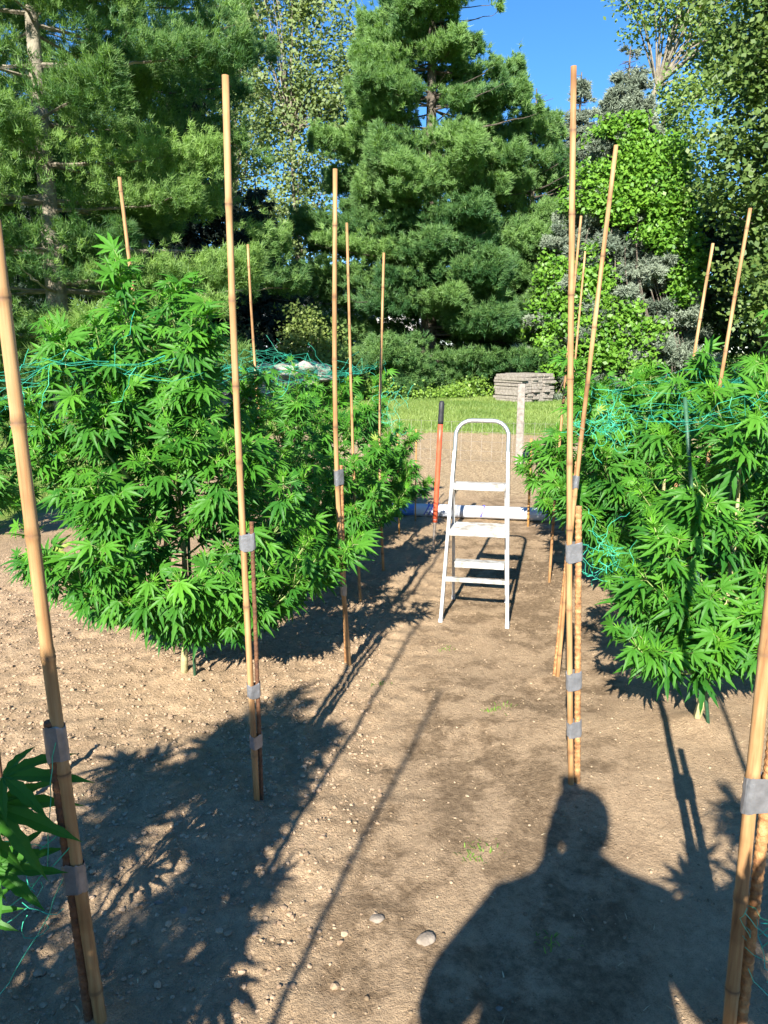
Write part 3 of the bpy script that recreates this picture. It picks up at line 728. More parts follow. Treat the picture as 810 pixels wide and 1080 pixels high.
    for (z, ph, Ln, el, tm) in extra: branch(z, ph, Ln, el, tm)
    for (a_, b_) in ((fans[:3], .42), (fans[3:], .30)):              # a low side branch carrying a few big fan leaves
        if not len(a_): continue
        c_ = np.mean([np.array(f[0]) for f in a_], 0) - np.array([x, y, gz(x, y)]); st0 = at(b_)
        tip_ = c_ - np.array([.05, .02, .01]); bp_ = np.array([st0, st0 * .5 + tip_ * .5 + UP * .03, tip_]); mbB.tube(bp_, [.006, .0045, .003], 6)
        for (p_, yd_, zd_, sz_) in a_:
            p_ = np.array(p_) - np.array([x, y, gz(x, y)]); mbB.tube(np.array([tip_, (tip_ + p_) / 2 + UP * .01, p_]), .0017, 4, False)
            P.append(p_); Yd.append(np.array(yd_, float)); Zd.append(np.array(zd_, float)); S.append(sz_); T.append(.22)
    top = stem[-1]; d = nrm(stem[-1] - stem[-2])
    for k in range(3): leafpair(top - d * .05 * k, d, lsize * .8, .3)
    tip(top, d, lsize, 10)
    mbB.build('branches', M['hemp_stem'], root, True)
    mbL = MB(); place_leaves(mbL, P, Yd, Zd, S, T, PROT[lod], r); place_leaves(mbL, yP, yY, yZ, yS, yT, YOUNG[lod], r)
    mbL.build('foliage', M['hemp'], root)
    print('plant', seed, len(P), len(yP), mbL.n)
    return root
hemp('biggest bushy cannabis plant on the left, tall, its pale stem behind the tall pole', -1.015, 3.529, 1.46, .92, 101, 'near', .18, .100, .168, off=(-.02, 0), extra=[(z_, radians(p_), l_, radians(e_), 1.05) for z_, p_, l_, e_ in ((.24, -150, .80, 14), (.34, -124, .72, 16), (.22, -98, .60, 18), (.30, -72, .66, 14), (.22, -36, .85, 2), (.30, -8, .95, -2), (.24, 10, .85, 4), (.55, -160, .85, 10), (.60, -110, .75, 12), (.75, -150, .88, 18), (.85, -122, .78, 22), (.82, -82, .62, 24), (.70, 172, .88, 16), (.98, -160, .78, 28), (.68, -45, .70, 18), (.5, 160, .9, 10), (1.0, -95, .45, 44), (.95, -60, .62, 40), (.90, -125, .66, 38), (1.05, 100, .5, 44), (1.1, 10, .55, 40), (1.15, 170, .6, 40), (1.1, -140, .6, 42))], prof=lambda t: np.interp(t, [0, .12, .35, .6, .8, 1], [.74, .92, 1.0, .95, .80, .45]))
hemp('bushy cannabis plant behind the third left pole, mostly in its neighbour\'s shade', -.60, 5.05, 1.24, .86, 102, 'mid', .18, .092, .150, extra=[(z_, radians(p_), l_, radians(e_), 1.0) for z_, p_, l_, e_ in ((.24, -75, .85, 6), (.28, -35, .88, 6), (.24, -5, .85, 6), (.48, -55, .85, 12), (.55, -15, .85, 12))])
hemp('cannabis plant at the far end of the left row, reaching over the path', -.30, 6.65, 1.15, .80, 103, 'far', .18, .105, .150, extra=[(z_, radians(p_), l_, radians(e_), 1.0) for z_, p_, l_, e_ in ((.22, -75, .85, 4), (.26, -40, .85, 4), (.22, -10, .80, 4), (.5, -30, .85, 10))])
hemp('cannabis plant at the left edge of the photo far behind the front pole', -3.65, 6.7, 1.2, .64, 104, 'far', .20, .13, .15)
hemp('cannabis plant left of the camera, only a few dark leaves showing at the left edge', -1.25, .42, 1.65, .62, 105, 'near', .25, .19, .12, density=.40,
     fans=[((-.885, 1.56, .68), (1, .05, .02), (.1, -.5, 1), .20), ((-.90, 1.53, .625), (1, -.10, -.22), (.2, -.6, 1), .20), ((-.93, 1.50, .60), (.75, -.25, -.55), (.5, -.6, .8), .15),
           ((-.915, 1.52, .47), (1, .0, -.12), (.1, -.5, 1), .185), ((-.97, 1.50, .52), (.8, .3, -.3), (.2, -.5, .9), .15), ((-.95, 1.46, .40), (.9, -.2, -.25), (.2, -.6, .9), .14)])
hemp('nearest right cannabis plant, its pale stem and drooping leaves by the right edge', 1.40, 3.06, 1.34, .72, 106, 'near', .22, .110, .165, off=(.10, .06), extra=[(z_, radians(p_), l_, radians(e_), 1.05) for z_, p_, l_, e_ in ((.30, -172, .62, 14), (.36, -140, .55, 18), (.28, -112, .48, 20), (.34, -86, .52, 16), (.30, -55, .55, 14))])
hemp('cannabis plant behind the tall right poles with green net caught on it', 1.76, 4.65, 1.34, .88, 107, 'mid', .20, .115, .15, extra=[(z_, radians(p_), l_, radians(e_), 1.0) for z_, p_, l_, e_ in ((.30, -160, .95, 8), (.45, -176, 1.0, 12), (.65, -165, .98, 18), (.85, -178, .90, 22))])
hemp('far end cannabis plant of the right row, nearest the short brown stake', 1.98, 6.3, 1.16, .90, 108, 'far', .16, .12, .15, extra=[(z_, radians(p_), l_, radians(e_), 1.0) for z_, p_, l_, e_ in ((.22, 175, .90, 4), (.38, -170, .90, 6), (.30, -150, .95, 6))])
hemp('tall cannabis plant at the right edge with shoots above the net', 2.20, 3.95, 1.80, .70, 109, 'mid', .22, .11, .155, extra=[(z_, radians(p_), l_, radians(e_), 1.05) for z_, p_, l_, e_ in ((.30, -100, .62, 10), (.48, -122, .62, 14), (.66, -82, .60, 20), (.82, -130, .62, 24), (1.0, -106, .52, 34), (.40, -150, .65, 12), (.55, -60, .6, 14))])
hemp('cannabis plant beyond the right edge shoots, partly hidden at the back', 3.5, 6.6, 1.3, .65, 110, 'far', .22, .13, .15)
hemp('cannabis plant beside the camera at lower right, seen by its leafy shadow', -.0 + .82, .12, 1.45, .50, 111, 'mid', .25, .14, .14, density=.72)
hemp('cannabis plant behind the camera on the left, seen by its dappled shadow', -1.5, -.85, 1.6, .80, 112, 'far', .25, .19, .13, density=.36)

# ------------------------------------------------------------------ trellis nets
def net_lines(mb, pts, rad=.0009):
    pts = np.array(pts); mb.tube(pts, rad, 3, False)
def row_net(label, origin, s0, s1, t0, t1, z, seed, cell=.15):
    r = np.random.default_rng(seed); mb = MB()
    O = np.array([origin[0], origin[1], 0.0]); ns, nt_ = int((s1 - s0) / cell) + 1, int((t1 - t0) / cell) + 1
    P = np.zeros((ns, nt_, 3))
    for i in range(ns):
        for j in range(nt_):
            s = s0 + i * cell; t = t0 + j * cell
            p = O + U * s + V * t; P[i, j] = p + np.array([0, 0, z + .34 * (fbm(np.array([p[0] * 1.8 + seed]), np.array([p[1] * 1.8]), 2)[0] - .5)]) + r.normal(0, .022, 3)
    for i in range(ns):
        for j in range(nt_):
            for (a, b) in ((i + 1, j), (i, j + 1)):
                if a < ns and b < nt_ and r.random() < .86:
                    p, q = P[i, j], P[a, b]; m = (p + q) / 2 + np.array([0, 0, -.012]) + r.normal(0, .010, 3)
                    net_lines(mb, [p, m, q])
    # slack strands and bunched knots hanging from the net
    for k in range(int(ns * 2.4)):
        i, j = r.integers(0, ns), r.integers(0, nt_); p = P[i, j].copy(); pts = [p]
        d = nrm(r.normal(0, 1, 3) + np.array([0, 0, -.7]))
        for _ in range(r.integers(4, 9)):
            d = nrm(d + r.normal(0, .55, 3)); p = p + d * .045; pts.append(p)
        net_lines(mb, pts, .0010)
    return tag(mb.build('trellis_net', M['net']), label, 'net', 'green plastic trellis nets')
row_net('green trellis net stretched through the tops of the left row', (-1.02, 3.53), -.9, 3.6, -.85, .42, 1.52, 201)
row_net('green trellis net stretched through the tops of the right row', (1.40, 3.06), -.5, 3.7, -.30, 1.15, 1.40, 202)
def tangle(label, c, size, n, seed, to=()):
    r = np.random.default_rng(seed); mb = MB(); c = np.array(c)
    for k in range(n):
        p = c + r.normal(0, 1, 3) * np.array(size) * .45; d = nrm(r.normal(0, 1, 3)); pts = [p]
        for _ in range(r.integers(5, 11)):
            d = nrm(d + r.normal(0, .6, 3) + (c - p) * .8); p = p + d * .022; pts.append(p)
        net_lines(mb, pts, .0011)
    for (a, b, sag) in to:
        a, b = np.array(a), np.array(b); t = np.linspace(0, 1, 9)[:, None]
        net_lines(mb, a + (b - a) * t + np.array([0, 0, -sag]) * 4 * t * (1 - t) + r.normal(0, .004, (9, 3)), .0014)
    return tag(mb.build('trellis_net', M['net']), label, 'net', 'green plastic trellis nets')
tangle('torn green net tied low on the left front pole', (-.86, 1.56, .42), (.10, .06, .09), 10, 301,
       [((-.75, 1.56, .55), (-1.05, 1.60, .35), .03), ((-.74, 1.55, .50), (-1.05, 1.58, .22), .02), ((-.76, 1.55, .42), (-.95, 1.5, .10), .03), ((-.75, 1.54, .78), (-.80, 1.55, .45), -.02), ((-.80, 1.56, .50), (-.98, 1.6, .52), .02)])
tangle('knotted green net tied low around the right front pole', (.93, 1.52, .30), (.10, .05, .10), 14, 302,
       [((.85, 1.51, .36), (.95, 1.5, .30), .03), ((.88, 1.51, .33), (1.2, 1.58, .42), .05), ((.90, 1.51, .30), (1.2, 1.52, .25), .04), ((.87, 1.5, .20), (1.0, 1.5, .12), .03), ((.90, 1.52, .55), (1.2, 1.6, .62), .03)])
tangle('green net bunched against the leaves right of the tall right pole', (.93, 2.95, .82), (.07, .1, .16), 26, 303, [((.80, 2.7, .95), (1.1, 3.0, .70), .03)])
tangle('green net bunched around the far left pole by the path', (.04, 5.5, 1.20), (.10, .1, .22), 30, 304)
tangle('green net bunched low on the right row behind the leaning pole', (1.10, 3.7, 1.30), (.16, .15, .14), 60, 305)
tangle('green net hanging down from its edge left of the big left plant', (-1.62, 3.5, 1.30), (.05, .1, .14), 10, 306,
       [((-1.75, 3.5, 1.52), (-1.62, 3.5, 1.30), .03), ((-1.62, 3.5, 1.55), (-1.70, 3.5, 1.22), .02), ((-1.75, 3.5, 1.30), (-1.30, 3.4, 1.27), .05), ((-1.30, 3.4, 1.27), (-1.05, 3.35, 1.15), .0), ((-2.2, 3.5, 1.55), (-1.2, 3.5, 1.50), .02), ((-2.2, 3.2, 1.50), (-1.2, 3.4, 1.52), .03)])

# ------------------------------------------------------------------ trees
def blades(mb, pos, dr, n, Ln, wd, spread, r, tint):
    """n thin needles per tuft, radiating around dr"""
    pos = np.repeat(np.asarray(pos), n, 0); d = nrm(np.repeat(nrm(dr), n, 0) + r.normal(0, spread, (len(pos), 3)))
    tint = np.clip(np.repeat(np.asarray(tint), n) + r.normal(0, .12, len(pos)), 0, 1)
    pos = pos + r.normal(0, .035, pos.shape)
    s = nrm(np.cross(d, sd * .9 + r.normal(0, .42, d.shape))) * wd
    l = Ln * r.uniform(.6, 1.25, (len(pos), 1))
    v = np.stack([pos - s, pos + s, pos + d * l], 1)
    mb.add(v.reshape(-1, 3), None, np.arange(len(pos) * 3).reshape(-1, 3), np.repeat(tint, 3))
def conifer(name, label, x, y, H, R, z0, seed, needle, bark, ntuft=16, blade=(.16, .016), whorl=.55, per=6, prof=None, rise=.25, droop=0.0, twigs=.55, tuft_up=.7, lean=(0, 0), dens=30, thick=.10, hang=0.0, gate=(.78, 1.0), spacing=.17, spread=.55, jit=.3, group=None, cat='tree', only=None):
    r = np.random.default_rng(seed); root = thing(name, label, cat, (x, y, 0), 0, group)
    zt = np.linspace(-.2, H, 10); tr = np.stack([lean[0] * (zt / H), lean[1] * (zt / H), zt], -1)
    mb = MB(); mb.tube(tr, np.linspace(.016 * H + .04, .02, 10), 9); mb.build('trunk', M[bark], root, True)
    pf = prof or (lambda t: (1 - t) ** .75 * (.85 + .15 * sin(t * 20)) + .05)
    mbB, mbL = MB(), MB(); TP, TD, TT = [], [], []
    z = z0
    while z < H - .25:
        t = (z - z0) / (H - z0); ph = r.uniform(0, 6.28)
        for k in range(per):
            an = ph + k * 2 * pi / per + r.normal(0, .25); Lb = max(.25, R * pf(t) * r.uniform(1 - jit, 1 + jit * .7))
            zz = z + r.uniform(-.2, .2); hd = np.array([cos(an), sin(an), 0]); b0 = np.array([lean[0] * zz / H, lean[1] * zz / H, zz])
            n = max(3, int(Lb / .3)); s = np.linspace(0, 1, n + 1)
            pts = b0 + hd * (s * Lb)[:, None] + UP * (rise * s ** 1.6 * Lb - droop * np.sin(s * pi * .5) * Lb)[:, None] + r.normal(0, .03, (n + 1, 3)) * s[:, None]
            mbB.tube(pts, np.linspace(.012 + .009 * Lb, .006, n + 1), 4, False)
            tint = np.clip(r.normal(.45, .2), .05, .95)
            if only is not None and not only(b0 + hd * Lb): continue
            sdv = np.array([-sin(an), cos(an), 0])
            m = int(dens * Lb * (.35 + twigs * Lb)) + 3
            q = .22 + .80 * r.random(m) ** .75
            wlat = Lb * twigs * np.clip(1.12 - q, .1, .75) * 1.15
            lat = np.clip(r.normal(0, .55, m), -1.2, 1.2) * wlat
            axis_p = np.stack([np.interp(q, s, pts[:, k_]) for k_ in range(3)], -1)
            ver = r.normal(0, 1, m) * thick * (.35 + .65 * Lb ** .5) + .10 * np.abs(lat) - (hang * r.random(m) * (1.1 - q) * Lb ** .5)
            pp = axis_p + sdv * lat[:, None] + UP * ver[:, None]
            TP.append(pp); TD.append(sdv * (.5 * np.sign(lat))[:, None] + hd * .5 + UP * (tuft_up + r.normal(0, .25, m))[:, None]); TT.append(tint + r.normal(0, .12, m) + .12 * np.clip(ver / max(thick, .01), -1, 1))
            TP.append(pts[-1:]); TD.append((hd + UP * tuft_up * .6)[None]); TT.append(np.array([tint + .2]))
        z += whorl * r.uniform(.8, 1.2) * (1 - .35 * t)
    TP, TD, TT = np.vstack(TP), np.vstack(TD), np.concatenate(TT)
    gf = vnoise(TP[:, 0] * gate[1] * .8 + seed, TP[:, 2] * gate[1] * 2.0) + vnoise(TP[:, 1] * gate[1] * .8 + 9, TP[:, 2] * gate[1] * 2.0 + 5 + TP[:, 0] * .3)
    kp = gf > gate[0] - .22 * np.clip(1 - TP[:, 2] / 5.0, 0, 1); TP, TD, TT = TP[kp], TD[kp], TT[kp]
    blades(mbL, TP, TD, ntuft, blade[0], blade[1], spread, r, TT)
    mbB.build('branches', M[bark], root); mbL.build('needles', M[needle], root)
    print(name, len(TP), mbL.n // 3)
    return root
def crown_leaves(mb, cl, nper, sig, size, r, tints):
    n = len(cl); p = np.repeat(cl, nper, 0) + r.normal(0, 1, (n * nper, 3)) * np.array([sig, sig, sig * .7])
    nn = nrm(sd * .7 + UP * .35 + r.normal(0, .55, p.shape))          # leaves turn their faces to the light
    d = nrm(np.cross(nn, r.normal(0, 1, p.shape)) + np.array([0, 0, -.25])); s = nrm(np.cross(d, nn))
    l = size * r.uniform(.6, 1.3, (len(p), 1))
    t = np.clip(np.repeat(tints, nper) + r.normal(0, .13, len(p)), 0, 1)
    v = np.stack([p - d * l * .5, p + s * l * .33, p + d * l * .5, p - s * l * .33], 1)
    mb.add(v.reshape(-1, 3), np.arange(len(p) * 4).reshape(-1, 4), None, np.repeat(t, 4))
def broadleaf(name, label, x, y, trunk, ells, seed, leaf, bark, ncl=300, nper=30, sig=.28, size=.11, tr=.22, group=None, cat='tree', limbs=60, hollow=.35, skew=None):
    """trunk: list of points; ells: (cx,cy,cz,rx,ry,rz) crown masses relative to the base"""
    r = np.random.default_rng(seed); root = thing(name, label, cat, (x, y, 0), 0, group)
    mb = MB(); tp = np.array(trunk, float); mb.tube(tp, np.linspace(tr, tr * .25, len(tp)), 9); mb.build('trunk', M[bark], root, True)
    ells = np.array(ells, float); vol = (ells[:, 3] * ells[:, 4] * ells[:, 5]) ** .75; pick = r.choice(len(ells), ncl, p=vol / vol.sum())
    dv = nrm(r.normal(0, 1, (ncl, 3))); rad = hollow + (1 - hollow) * r.random(ncl) ** .6; e = ells[pick]
    cl = e[:, :3] + dv * e[:, 3:] * rad[:, None]
    mbB = MB()
    for k in r.choice(ncl, min(limbs, ncl), replace=False):
        c = cl[k]; below = tp[tp[:, 2] < c[2] - .2]; a = below[-1] if len(below) else tp[min(1, len(tp) - 1)]
        m = (a + c) / 2 + np.array([0, 0, .12 * np.linalg.norm(c - a)]); mbB.tube(np.array([a, m, c]), [tr * .22, tr * .12, .01], 5, False)
    mbB.build('branches', M[bark], root)
    mbL = MB(); tints = np.clip(r.normal(.45, .2, ncl), 0, 1); crown_leaves(mbL, cl, nper, sig, size, r, tints); mbL.build('crown', M[leaf], root)
    print(name, mbL.n // 4)
    return root

TR = 'trees along the edge of the lawn'
def pine_prof(t): return np.interp(t, [0, .15, .4, .7, 1], [.95, 1.0, .85, .55, .08])
conifer('pine_tree', 'big white pine at the left with bright layered boughs and bare limbs', -7.4, 17.5, 15, 4.7, 1.2, 401, 'pine_near', 'bark_grey', 30, (.145, .0082), 1.05, 6, pine_prof, .10, .05, .42, .55, dens=66, thick=.12, gate=(.84, .7), jit=.42, group=TR)
conifer('pine_tree', 'white pine behind the big left pine, its boughs reaching right at the top', -7.3, 23.5, 18, 4.2, 6.3, 402, 'pine', 'bark', 22, (.18, .0115), .85, 6, pine_prof, .12, .06, .42, .7, dens=34, thick=.17, gate=(.88, .75), jit=.4, group=TR)
def spruce_prof(t): return (1 - t) ** .85 + .03
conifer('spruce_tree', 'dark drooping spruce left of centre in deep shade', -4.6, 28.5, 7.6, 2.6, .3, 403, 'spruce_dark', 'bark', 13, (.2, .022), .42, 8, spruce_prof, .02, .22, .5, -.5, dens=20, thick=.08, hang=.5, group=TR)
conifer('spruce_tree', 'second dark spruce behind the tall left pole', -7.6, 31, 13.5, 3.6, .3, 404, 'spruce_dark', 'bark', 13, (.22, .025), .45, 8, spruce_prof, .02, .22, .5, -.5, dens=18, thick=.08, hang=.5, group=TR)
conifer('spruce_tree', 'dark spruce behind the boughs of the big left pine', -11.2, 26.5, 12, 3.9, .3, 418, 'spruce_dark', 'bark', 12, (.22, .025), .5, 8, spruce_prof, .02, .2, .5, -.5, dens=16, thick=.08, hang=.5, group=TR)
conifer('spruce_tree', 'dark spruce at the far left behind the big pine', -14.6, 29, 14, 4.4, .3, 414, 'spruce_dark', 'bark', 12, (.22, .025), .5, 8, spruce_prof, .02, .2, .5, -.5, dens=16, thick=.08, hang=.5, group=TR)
conifer('pine_tree', 'tall full white pine in the centre behind the ladder', 1.75, 30, 20, 4.8, .5, 405, 'pine', 'bark', 30, (.18, .0135), .92, 8, lambda t: np.interp(t, [0, .12, .35, .55, .69, .85, 1], [1.0, 1.05, .86, .60, .42, .26, .06]), .10, .06, .45, .5, dens=62, thick=.13, gate=(.80, .8), jit=.34, group=TR)
conifer('pine_tree', 'smaller pine right of the centre pine with its top below the sky', 5.6, 30, 11.0, 2.5, .8, 406, 'pine', 'bark', 24, (.18, .0135), .48, 7, lambda t: np.interp(t, [0, .3, .7, 1], [1, .95, .6, .1]), .22, .0, .45, .7, dens=34, thick=.20, group=TR)
conifer('spruce_tree', 'silvery blue spruce overgrown by bright green vine right of centre', 8.2, 27.5, 11.5, 3.6, .3, 407, 'spruce_blue', 'bark', 15, (.14, .019), .36, 9, spruce_prof, .06, .10, .5, .15, dens=42, thick=.07, hang=.12, jit=.25, group=TR)
conifer('spruce_tree', 'blue spruce just left of and behind the vine covered one', 7.7, 32, 12.2, 2.7, .3, 408, 'spruce_blue', 'bark', 13, (.16, .021), .38, 8, spruce_prof, .06, .10, .5, .15, dens=36, thick=.07, hang=.12, group=TR)
conifer('spruce_tree', 'low blue spruce left of the vine covered one, beside the centre pine', 6.3, 29.3, 6.2, 2.2, .2, 415, 'spruce_blue', 'bark', 14, (.14, .019), .36, 8, spruce_prof, .06, .10, .5, .15, dens=42, thick=.07, hang=.12, group=TR)
# vine over the blue spruce
r = np.random.default_rng(55); root = thing('climbing_vine', 'bright green climbing vine draped over the blue spruce', 'vine', (8.2, 27.5, 0))
cl = []
for k in range(2600):
    z = r.uniform(.3, 9.3); t = z / 10.6; an = r.normal(-pi / 2 + .1, 1.0); rad = 3.4 * ((1 - t) ** .85) * r.uniform(.82, 1.10) + .12 + (.12 if 5.6 < z < 8.4 else 0)
    p = np.array([rad * cos(an) + .15, rad * sin(an), z])
    f = fbm(np.array([p[0] * .8 + 40]), np.array([z * .62 + 3]), 3)[0]
    if f > np.interp(z, [0, 4, 6, 8.2, 9.3], [.50, .47, .45, .46, .62]): cl.append(p * 1.085)
cl = np.array(cl); mb = MB(); crown_leaves(mb, cl, 20, .17, .16, r, np.clip(r.normal(.5, .2, len(cl)), 0, 1)); mb.build('leaves', M['vine'], root)
mb = MB()
for k in range(16):
    an = r.normal(-pi / 2, .7); zz = np.linspace(0, r.uniform(4, 7.6), 9); rd = 3.2 * (1 - zz / 10.4) ** .85
    mb.tube(np.stack([rd * np.cos(an + .1 * np.sin(zz)), rd * np.sin(an + .1 * np.sin(zz)), zz], -1), .02, 5, False)
mb.build('stems', M['bark'], root)

# broadleaf trees
broadleaf('poplar_tree', 'tall thin pale leaved tree with sky showing through, left of the centre pine', -4.6, 40, [(0, 0, 0), (.2, 0, 6), (0, 0, 12), (.3, 0, 21)],
          [(0, 0, 8, 1.9, 1.6, 2.6), (.9, 0, 12, 2.2, 1.8, 3.0), (-.9, .3, 14, 1.8, 1.6, 3), (1.6, 0, 16, 1.9, 1.7, 3.0), (-.4, 0, 18.5, 2.4, 1.8, 3.2), (3.0, 0, 13.5, 1.5, 1.4, 2.0), (.2, 0, 4.5, 1.7, 1.5, 2.2)], 411, 'poplar', 'bark_grey', 560, 40, .36, .22, .16, TR, limbs=110)
broadleaf('poplar_tree', 'second pale leaved tree with several upright stems beside the first one', -8.0, 43, [(0, 0, 0), (-.2, 0, 8), (.2, 0, 15), (.1, 0, 22)],
          [(0, 0, 9, 1.6, 1.6, 2.4), (.6, 0, 13, 1.9, 1.7, 2.6), (-.6, 0, 17, 2.2, 1.8, 3.2), (1.0, 0, 20, 2.0, 1.7, 3.0)], 412, 'poplar', 'bark_grey', 360, 38, .38, .22, .16, TR, limbs=80)
broadleaf('ash_tree', 'tall ash with a bare leaning limb against the sky at upper right', 9.8, 33, [(0, 0, 0), (-.2, 0, 5), (.2, 0, 9.0), (1.2, 0, 12.0), (2.4, 0, 16.5)],
          [(1.6, 0, 15.5, 2.2, 2.0, 2.4), (2.4, 0, 11.0, 1.7, 1.6, 1.9), (-.4, 0, 8, 1.8, 1.8, 2.0), (4.0, 0, 14, 2.0, 1.8, 2.6), (2.6, 0, 7.6, 2.2, 2, 2)], 413, 'ash', 'bark_grey', 520, 42, .34, .19, .24, TR, limbs=60)
broadleaf('maple_tree', 'large dark green maple filling the right edge', 11.3, 22, [(0, 0, 0), (.1, 0, 4), (0, 0, 8), (.2, 0, 14)],
          [(0, 0, 12.5, 2.6, 2.4, 2.8), (-.9, -.6, 9.5, 2.3, 2.2, 2.0), (.8, 0, 9.0, 2.8, 2.6, 2.6), (-.5, -.4, 6.4, 2.3, 2.2, 1.8), (1.4, 0, 5.6, 2.6, 2.6, 2.2), (.3, -.8, 3.6, 2.4, 2.0, 1.6)], 416, 'maple', 'bark', 1300, 42, .30, .17, .26, TR, limbs=100)
broadleaf('maple_tree', 'shaded broadleaf tree behind the right bamboo poles', 14.5, 27, [(0, 0, 0), (0, 0, 4), (0, 0, 8)],
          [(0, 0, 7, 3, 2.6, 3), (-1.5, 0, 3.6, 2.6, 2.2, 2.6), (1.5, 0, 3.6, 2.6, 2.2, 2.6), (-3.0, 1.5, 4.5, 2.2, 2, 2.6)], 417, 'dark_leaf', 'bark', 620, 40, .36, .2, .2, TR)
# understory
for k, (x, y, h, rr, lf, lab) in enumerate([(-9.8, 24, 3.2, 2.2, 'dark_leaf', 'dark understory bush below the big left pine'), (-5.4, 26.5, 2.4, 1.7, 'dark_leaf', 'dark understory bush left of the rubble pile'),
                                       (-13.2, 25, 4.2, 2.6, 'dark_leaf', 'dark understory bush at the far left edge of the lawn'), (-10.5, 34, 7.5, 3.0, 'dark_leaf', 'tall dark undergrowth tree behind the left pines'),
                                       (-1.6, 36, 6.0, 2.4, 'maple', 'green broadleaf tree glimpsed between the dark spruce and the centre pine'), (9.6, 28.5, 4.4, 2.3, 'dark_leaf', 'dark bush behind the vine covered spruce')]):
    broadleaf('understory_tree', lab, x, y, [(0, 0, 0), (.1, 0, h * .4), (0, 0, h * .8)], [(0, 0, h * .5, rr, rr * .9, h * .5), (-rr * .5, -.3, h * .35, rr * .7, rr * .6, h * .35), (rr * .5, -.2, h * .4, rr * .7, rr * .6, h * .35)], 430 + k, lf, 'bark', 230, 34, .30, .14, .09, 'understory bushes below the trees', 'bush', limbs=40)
broadleaf('leafy_shrub', 'yellowish green shrub standing behind the left row before the dark spruce', -2.35, 24.5, [(0, 0, 0), (.05, 0, .9), (0, 0, 2.4)],
          [(0, 0, 1.5, 1.15, .9, 1.1), (-.3, -.1, 2.4, .6, .5, .75), (.6, -.1, 1.2, .8, .7, .8), (-.6, 0, 1.0, .7, .6, .8)], 440, 'shrub', 'bark', 210, 30, .17, .12, .05, None, 'shrub', limbs=60)
# far wood closing the view behind the trees
r = np.random.default_rng(77); mb = MB(); cl = []
for k in range(2300):
    x = r.uniform(-48, 52); y = 50 + r.uniform(0, 10)
    hmax = 9 + 4 * fbm(np.array([x * .12]), np.array([3.3]), 3)[0]
    if x < -8: hmax += 6
    if -6 < x < 1: hmax *= .62
    if 3 < x < 12: hmax *= .55
    cl.append((x, y, r.uniform(0, 1) ** .8 * hmax))
cl = np.array(cl); crown_leaves(mb, cl, 16, .75, .42, r, np.clip(r.normal(.4, .2, len(cl)), 0, 1))
for x in np.arange(-46, 50, 2.7): mb.tube(np.array([(x, 56, 0), (x + .2, 56, 9)]), [.18, .05], 5, False)
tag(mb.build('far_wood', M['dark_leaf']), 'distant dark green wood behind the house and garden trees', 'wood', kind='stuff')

# undergrowth along the tree line, lawn grass
r = np.random.default_rng(78); cl = []
for k in range(1500):
    x = r.uniform(-13, 14); y = 24.9 + r.uniform(0, 2.2) + .6 * sin(x * .9); hh = .25 + .9 * vnoise(np.array([x * .6]), np.array([2.0]))[0]
    if 3.0 < x < 6.2 and y < 26.4: continue
    cl.append((x, y, r.uniform(.05, 1) * hh * (.6 + .4 * (y - 25) / 2)))
cl = np.array(cl); mb = MB(); crown_leaves(mb, cl, 30, .17, .10, r, np.clip(r.normal(.5, .25, len(cl)), 0, 1))
tag(mb.build('undergrowth', M['weed']), 'bright green weedy undergrowth along the foot of the trees', 'undergrowth', kind='stuff')
def grass(n, xr, yr, keep, hgt, wd, seed):
    r = np.random.default_rng(seed); x = r.uniform(*xr, n); y = r.uniform(*yr, n); k = keep(x, y, r); x, y = x[k], y[k]; n = len(x)
    an = r.uniform(0, 2 * pi, n); h = hgt * r.uniform(.5, 1.3, n); p = np.stack([x, y, ground_z(x, y) - .005], -1)
    s = np.stack([np.cos(an), np.sin(an), 0 * an], -1) * wd; ln = np.stack([r.normal(0, .4, n), r.normal(0, .4, n), np.ones(n)], -1) * h[:, None]
    v = np.stack([p - s, p + s, p + ln], 1); mb = MB()
    t = np.clip(vnoise(x * .8, y * .8) * .7 + r.normal(.1, .15, n), 0, 1)
    mb.add(v.reshape(-1, 3), None, np.arange(n * 3).reshape(-1, 3), np.repeat(t, 3)); return mb
def lawnk(x, y, r):
    a = a_of(x, y); b = x * sin(RA) + y * cos(RA); w_ = (fbm(x * 1.5, y * 1.5, 3) - .5) * 1.6
    return ((b + w_ > 15.1) | (-a + w_ > 5.0)) & (y < 27)
tag(grass(210000, (-12, 11), (7, 27), lawnk, .075, .011, 79).build('lawn_grass', M['grass']), 'sunlit mown lawn grass beyond the garden beds', 'grass', kind='stuff')

# ------------------------------------------------------------------ the photographer (behind the camera, throws the shadow) and the phone
def skin_mesh(name, verts, edges, radii, root_i, mats, parent=None, sub=2):
    me = bpy.data.meshes.new(name); me.from_pydata([Vector(v) for v in verts], edges, []); me.update()
    o = bpy.data.objects.new(name, me); col.objects.link(o)
    for m in mats: me.materials.append(m)
    sk = o.modifiers.new('skin', 'SKIN'); sk.use_smooth_shade = True
    if not me.skin_vertices: bpy.context.view_layer.objects.active = o
    lay = me.skin_vertices[0].data if me.skin_vertices else None
    if lay:
        for i, rd in enumerate(radii): lay[i].radius = rd if isinstance(rd, tuple) else (rd, rd)
        lay[root_i].use_root = True
    ss = o.modifiers.new('sub', 'SUBSURF'); ss.levels = sub; ss.render_levels = sub
    if parent: o.parent = parent
    return o
PX, PY = -.005, -.30
per = thing('person', 'photographer in dark shirt holding up a phone, elbows out, seen as a shadow', 'person', (PX, PY, gz(PX, PY)), 0)
vv = [(0, 0, .96), (0, 0, 1.12), (0, -.01, 1.30), (0, -.02, 1.44), (0, -.01, 1.52), (0, .01, 1.58)]
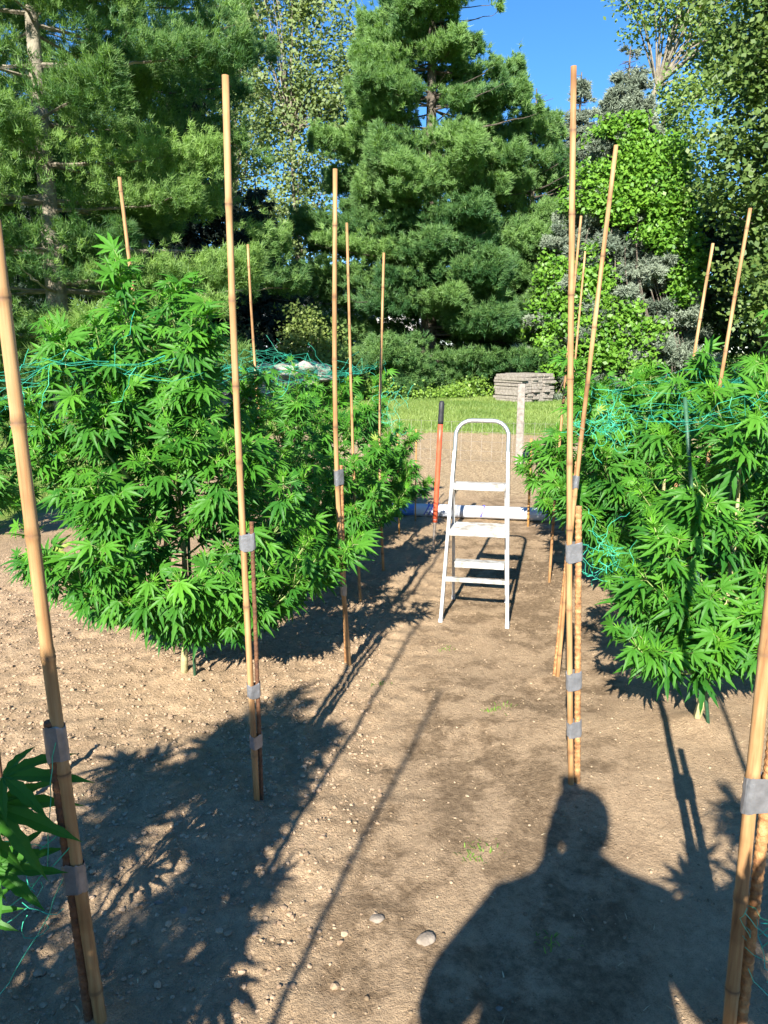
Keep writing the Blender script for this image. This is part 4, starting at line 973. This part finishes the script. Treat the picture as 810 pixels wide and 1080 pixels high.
ed = [(0, 1), (1, 2), (2, 3), (3, 4), (4, 5)]; rd = [(.19, .13), (.19, .13), (.20, .13), (.18, .11), (.098, .08), (.080, .08)]
def addv(v, r_, prev):
    vv.append(v); rd.append(r_); ed.append((prev, len(vv) - 1)); return len(vv) - 1
for s in (-1, 1):
    h = addv((s * .10, 0, .88), .095, 0); k = addv((s * .12, .02, .50), .062, h); a = addv((s * .13, -.02, .09), .042, k); addv((s * .15, .13, .04), .038, a)
    sh = addv((s * .25, -.02, 1.42), .075, 3); el = addv((s * .385, .02, 1.15), .055, sh)
    wr = addv((s * .075 + .022, .20, 1.40), .034, el)
    pm = addv((s * .055 + .022, .250, 1.475), (.030, .016), wr)
    for j, (dz, ln) in enumerate(((-.112, .062), (-.09, .074), (-.068, .078), (-.046, .07))):
        f1 = addv((s * .056 + .022, .272, 1.59 + dz), .0095, pm); f2 = addv((s * .046 + .022, .266, 1.595 + dz), .0085, f1); addv((s * .034 + .022, .264, 1.597 + dz), .0075, f2)
    t1 = addv((s * .052 + .022, .238, 1.495), .012, pm); addv((s * .036 + .022, .248, 1.515), .010, t1)
body = skin_mesh('body', vv, ed, rd, 0, [M['skin']], per)
mb = MB()
def lathe(c, prof_, sides=24, sq=(1, 1)):
    m = MB(); a = np.arange(sides) / sides * 2 * pi; rows = []
    for z, rr_ in prof_: rows.append(np.stack([c[0] + rr_ * sq[0] * np.cos(a), c[1] + rr_ * sq[1] * np.sin(a), np.full(sides, c[2] + z)], -1))
    v = np.vstack(rows); n = len(prof_); i = np.arange(n - 1)[:, None] * sides; j = np.arange(sides)[None]; k = (j + 1) % sides
    m.add(v, np.stack([i + j, i + k, i + sides + k, i + sides + j], -1).reshape(-1, 4)); return m
hc = (0, .02, 1.665)
head = lathe(hc, [(-.115, .012), (-.11, .035), (-.095, .052), (-.07, .066), (-.03, .076), (.0, .080), (.03, .082), (.06, .076), (.085, .060), (.10, .038), (.108, .008)], 28, (1.04, 1.25))
for s in (-1, 1): head.tube(np.array([(s * .076, .01, 1.685), (s * .090, .0, 1.68), (s * .090, -.002, 1.655), (s * .078, .008, 1.635)]), [.010, .012, .011, .007], 8)
head.tube(np.array([(0, .108, 1.685), (0, .128, 1.650), (0, .112, 1.640)]), [.007, .013, .006], 8)
head.build('head', M['skin'], per, True)
for s in (-1, 1):
    m = MB(); m.tube(np.array([(s * .031, .100, 1.684), (s * .031, .109, 1.684), (s * .031, .1125, 1.684)]), [.012, .009, .002], 10); m.build('eye', M['white'], per, True)
m = MB(); m.tube(np.array([(-.024, .103, 1.612), (0, .112, 1.609), (.024, .103, 1.612)]), [.002, .005, .002], 8); m.build('mouth', M['red'], per, True)
hair = lathe((0, .012, 1.665), [(-.05, .079), (-.02, .088), (.02, .0925), (.06, .088), (.09, .072), (.108, .048), (.118, .012)], 28, (1.10, 1.22)); hair.build('hair', M['hair'], per, True)
# clothes follow the body
tv = [(0, 0, .94), (0, 0, 1.12), (0, -.01, 1.30), (0, -.02, 1.43), (0, -.012, 1.475)]; te = [(0, 1), (1, 2), (2, 3), (3, 4)]; tr_ = [(.30, .18), (.295, .18), (.25, .16), (.19, .12), (.11, .09)]
for s in (-1, 1):
    tv.append((s * .235, -.02, 1.405)); tr_.append(.085); te.append((3, len(tv) - 1)); tv.append((s * .382, .015, 1.16)); tr_.append(.085); te.append((len(tv) - 2, len(tv) - 1))
skin_mesh('shirt', tv, te, tr_, 0, [M['shirt']], per)
jv = [(0, 0, .97), (0, 0, .90)]; je = [(0, 1)]; jr = [(.182, .13), (.175, .13)]
for s in (-1, 1):
    b0 = len(jv); jv += [(s * .10, 0, .82), (s * .12, .02, .50), (s * .13, -.02, .11)]; jr += [.108, .078, .066]; je += [(1, b0), (b0, b0 + 1), (b0 + 1, b0 + 2)]
skin_mesh('trousers', jv, je, jr, 0, [M['jeans']], per)
ph = thing('smartphone', 'black smartphone held up by the photographer', 'phone', (.022, -.022, 1.59))
ph.rotation_euler = (radians(-12.3), 0, 0)
mb = MB(); mb.box((0, 0, 0), (.074, .008, .150), None, .003); mb.build('phone_body', M['black'], ph)
mb = MB(); mb.box((0, -.0046, 0), (.069, .0012, .144), None, .0004); mb.build('screen', M['glass'], ph)

# ------------------------------------------------------------------ render defaults
sc.render.resolution_x = 768; sc.render.resolution_y = 1024
sc.cycles.max_bounces = 6; sc.cycles.transparent_max_bounces = 4
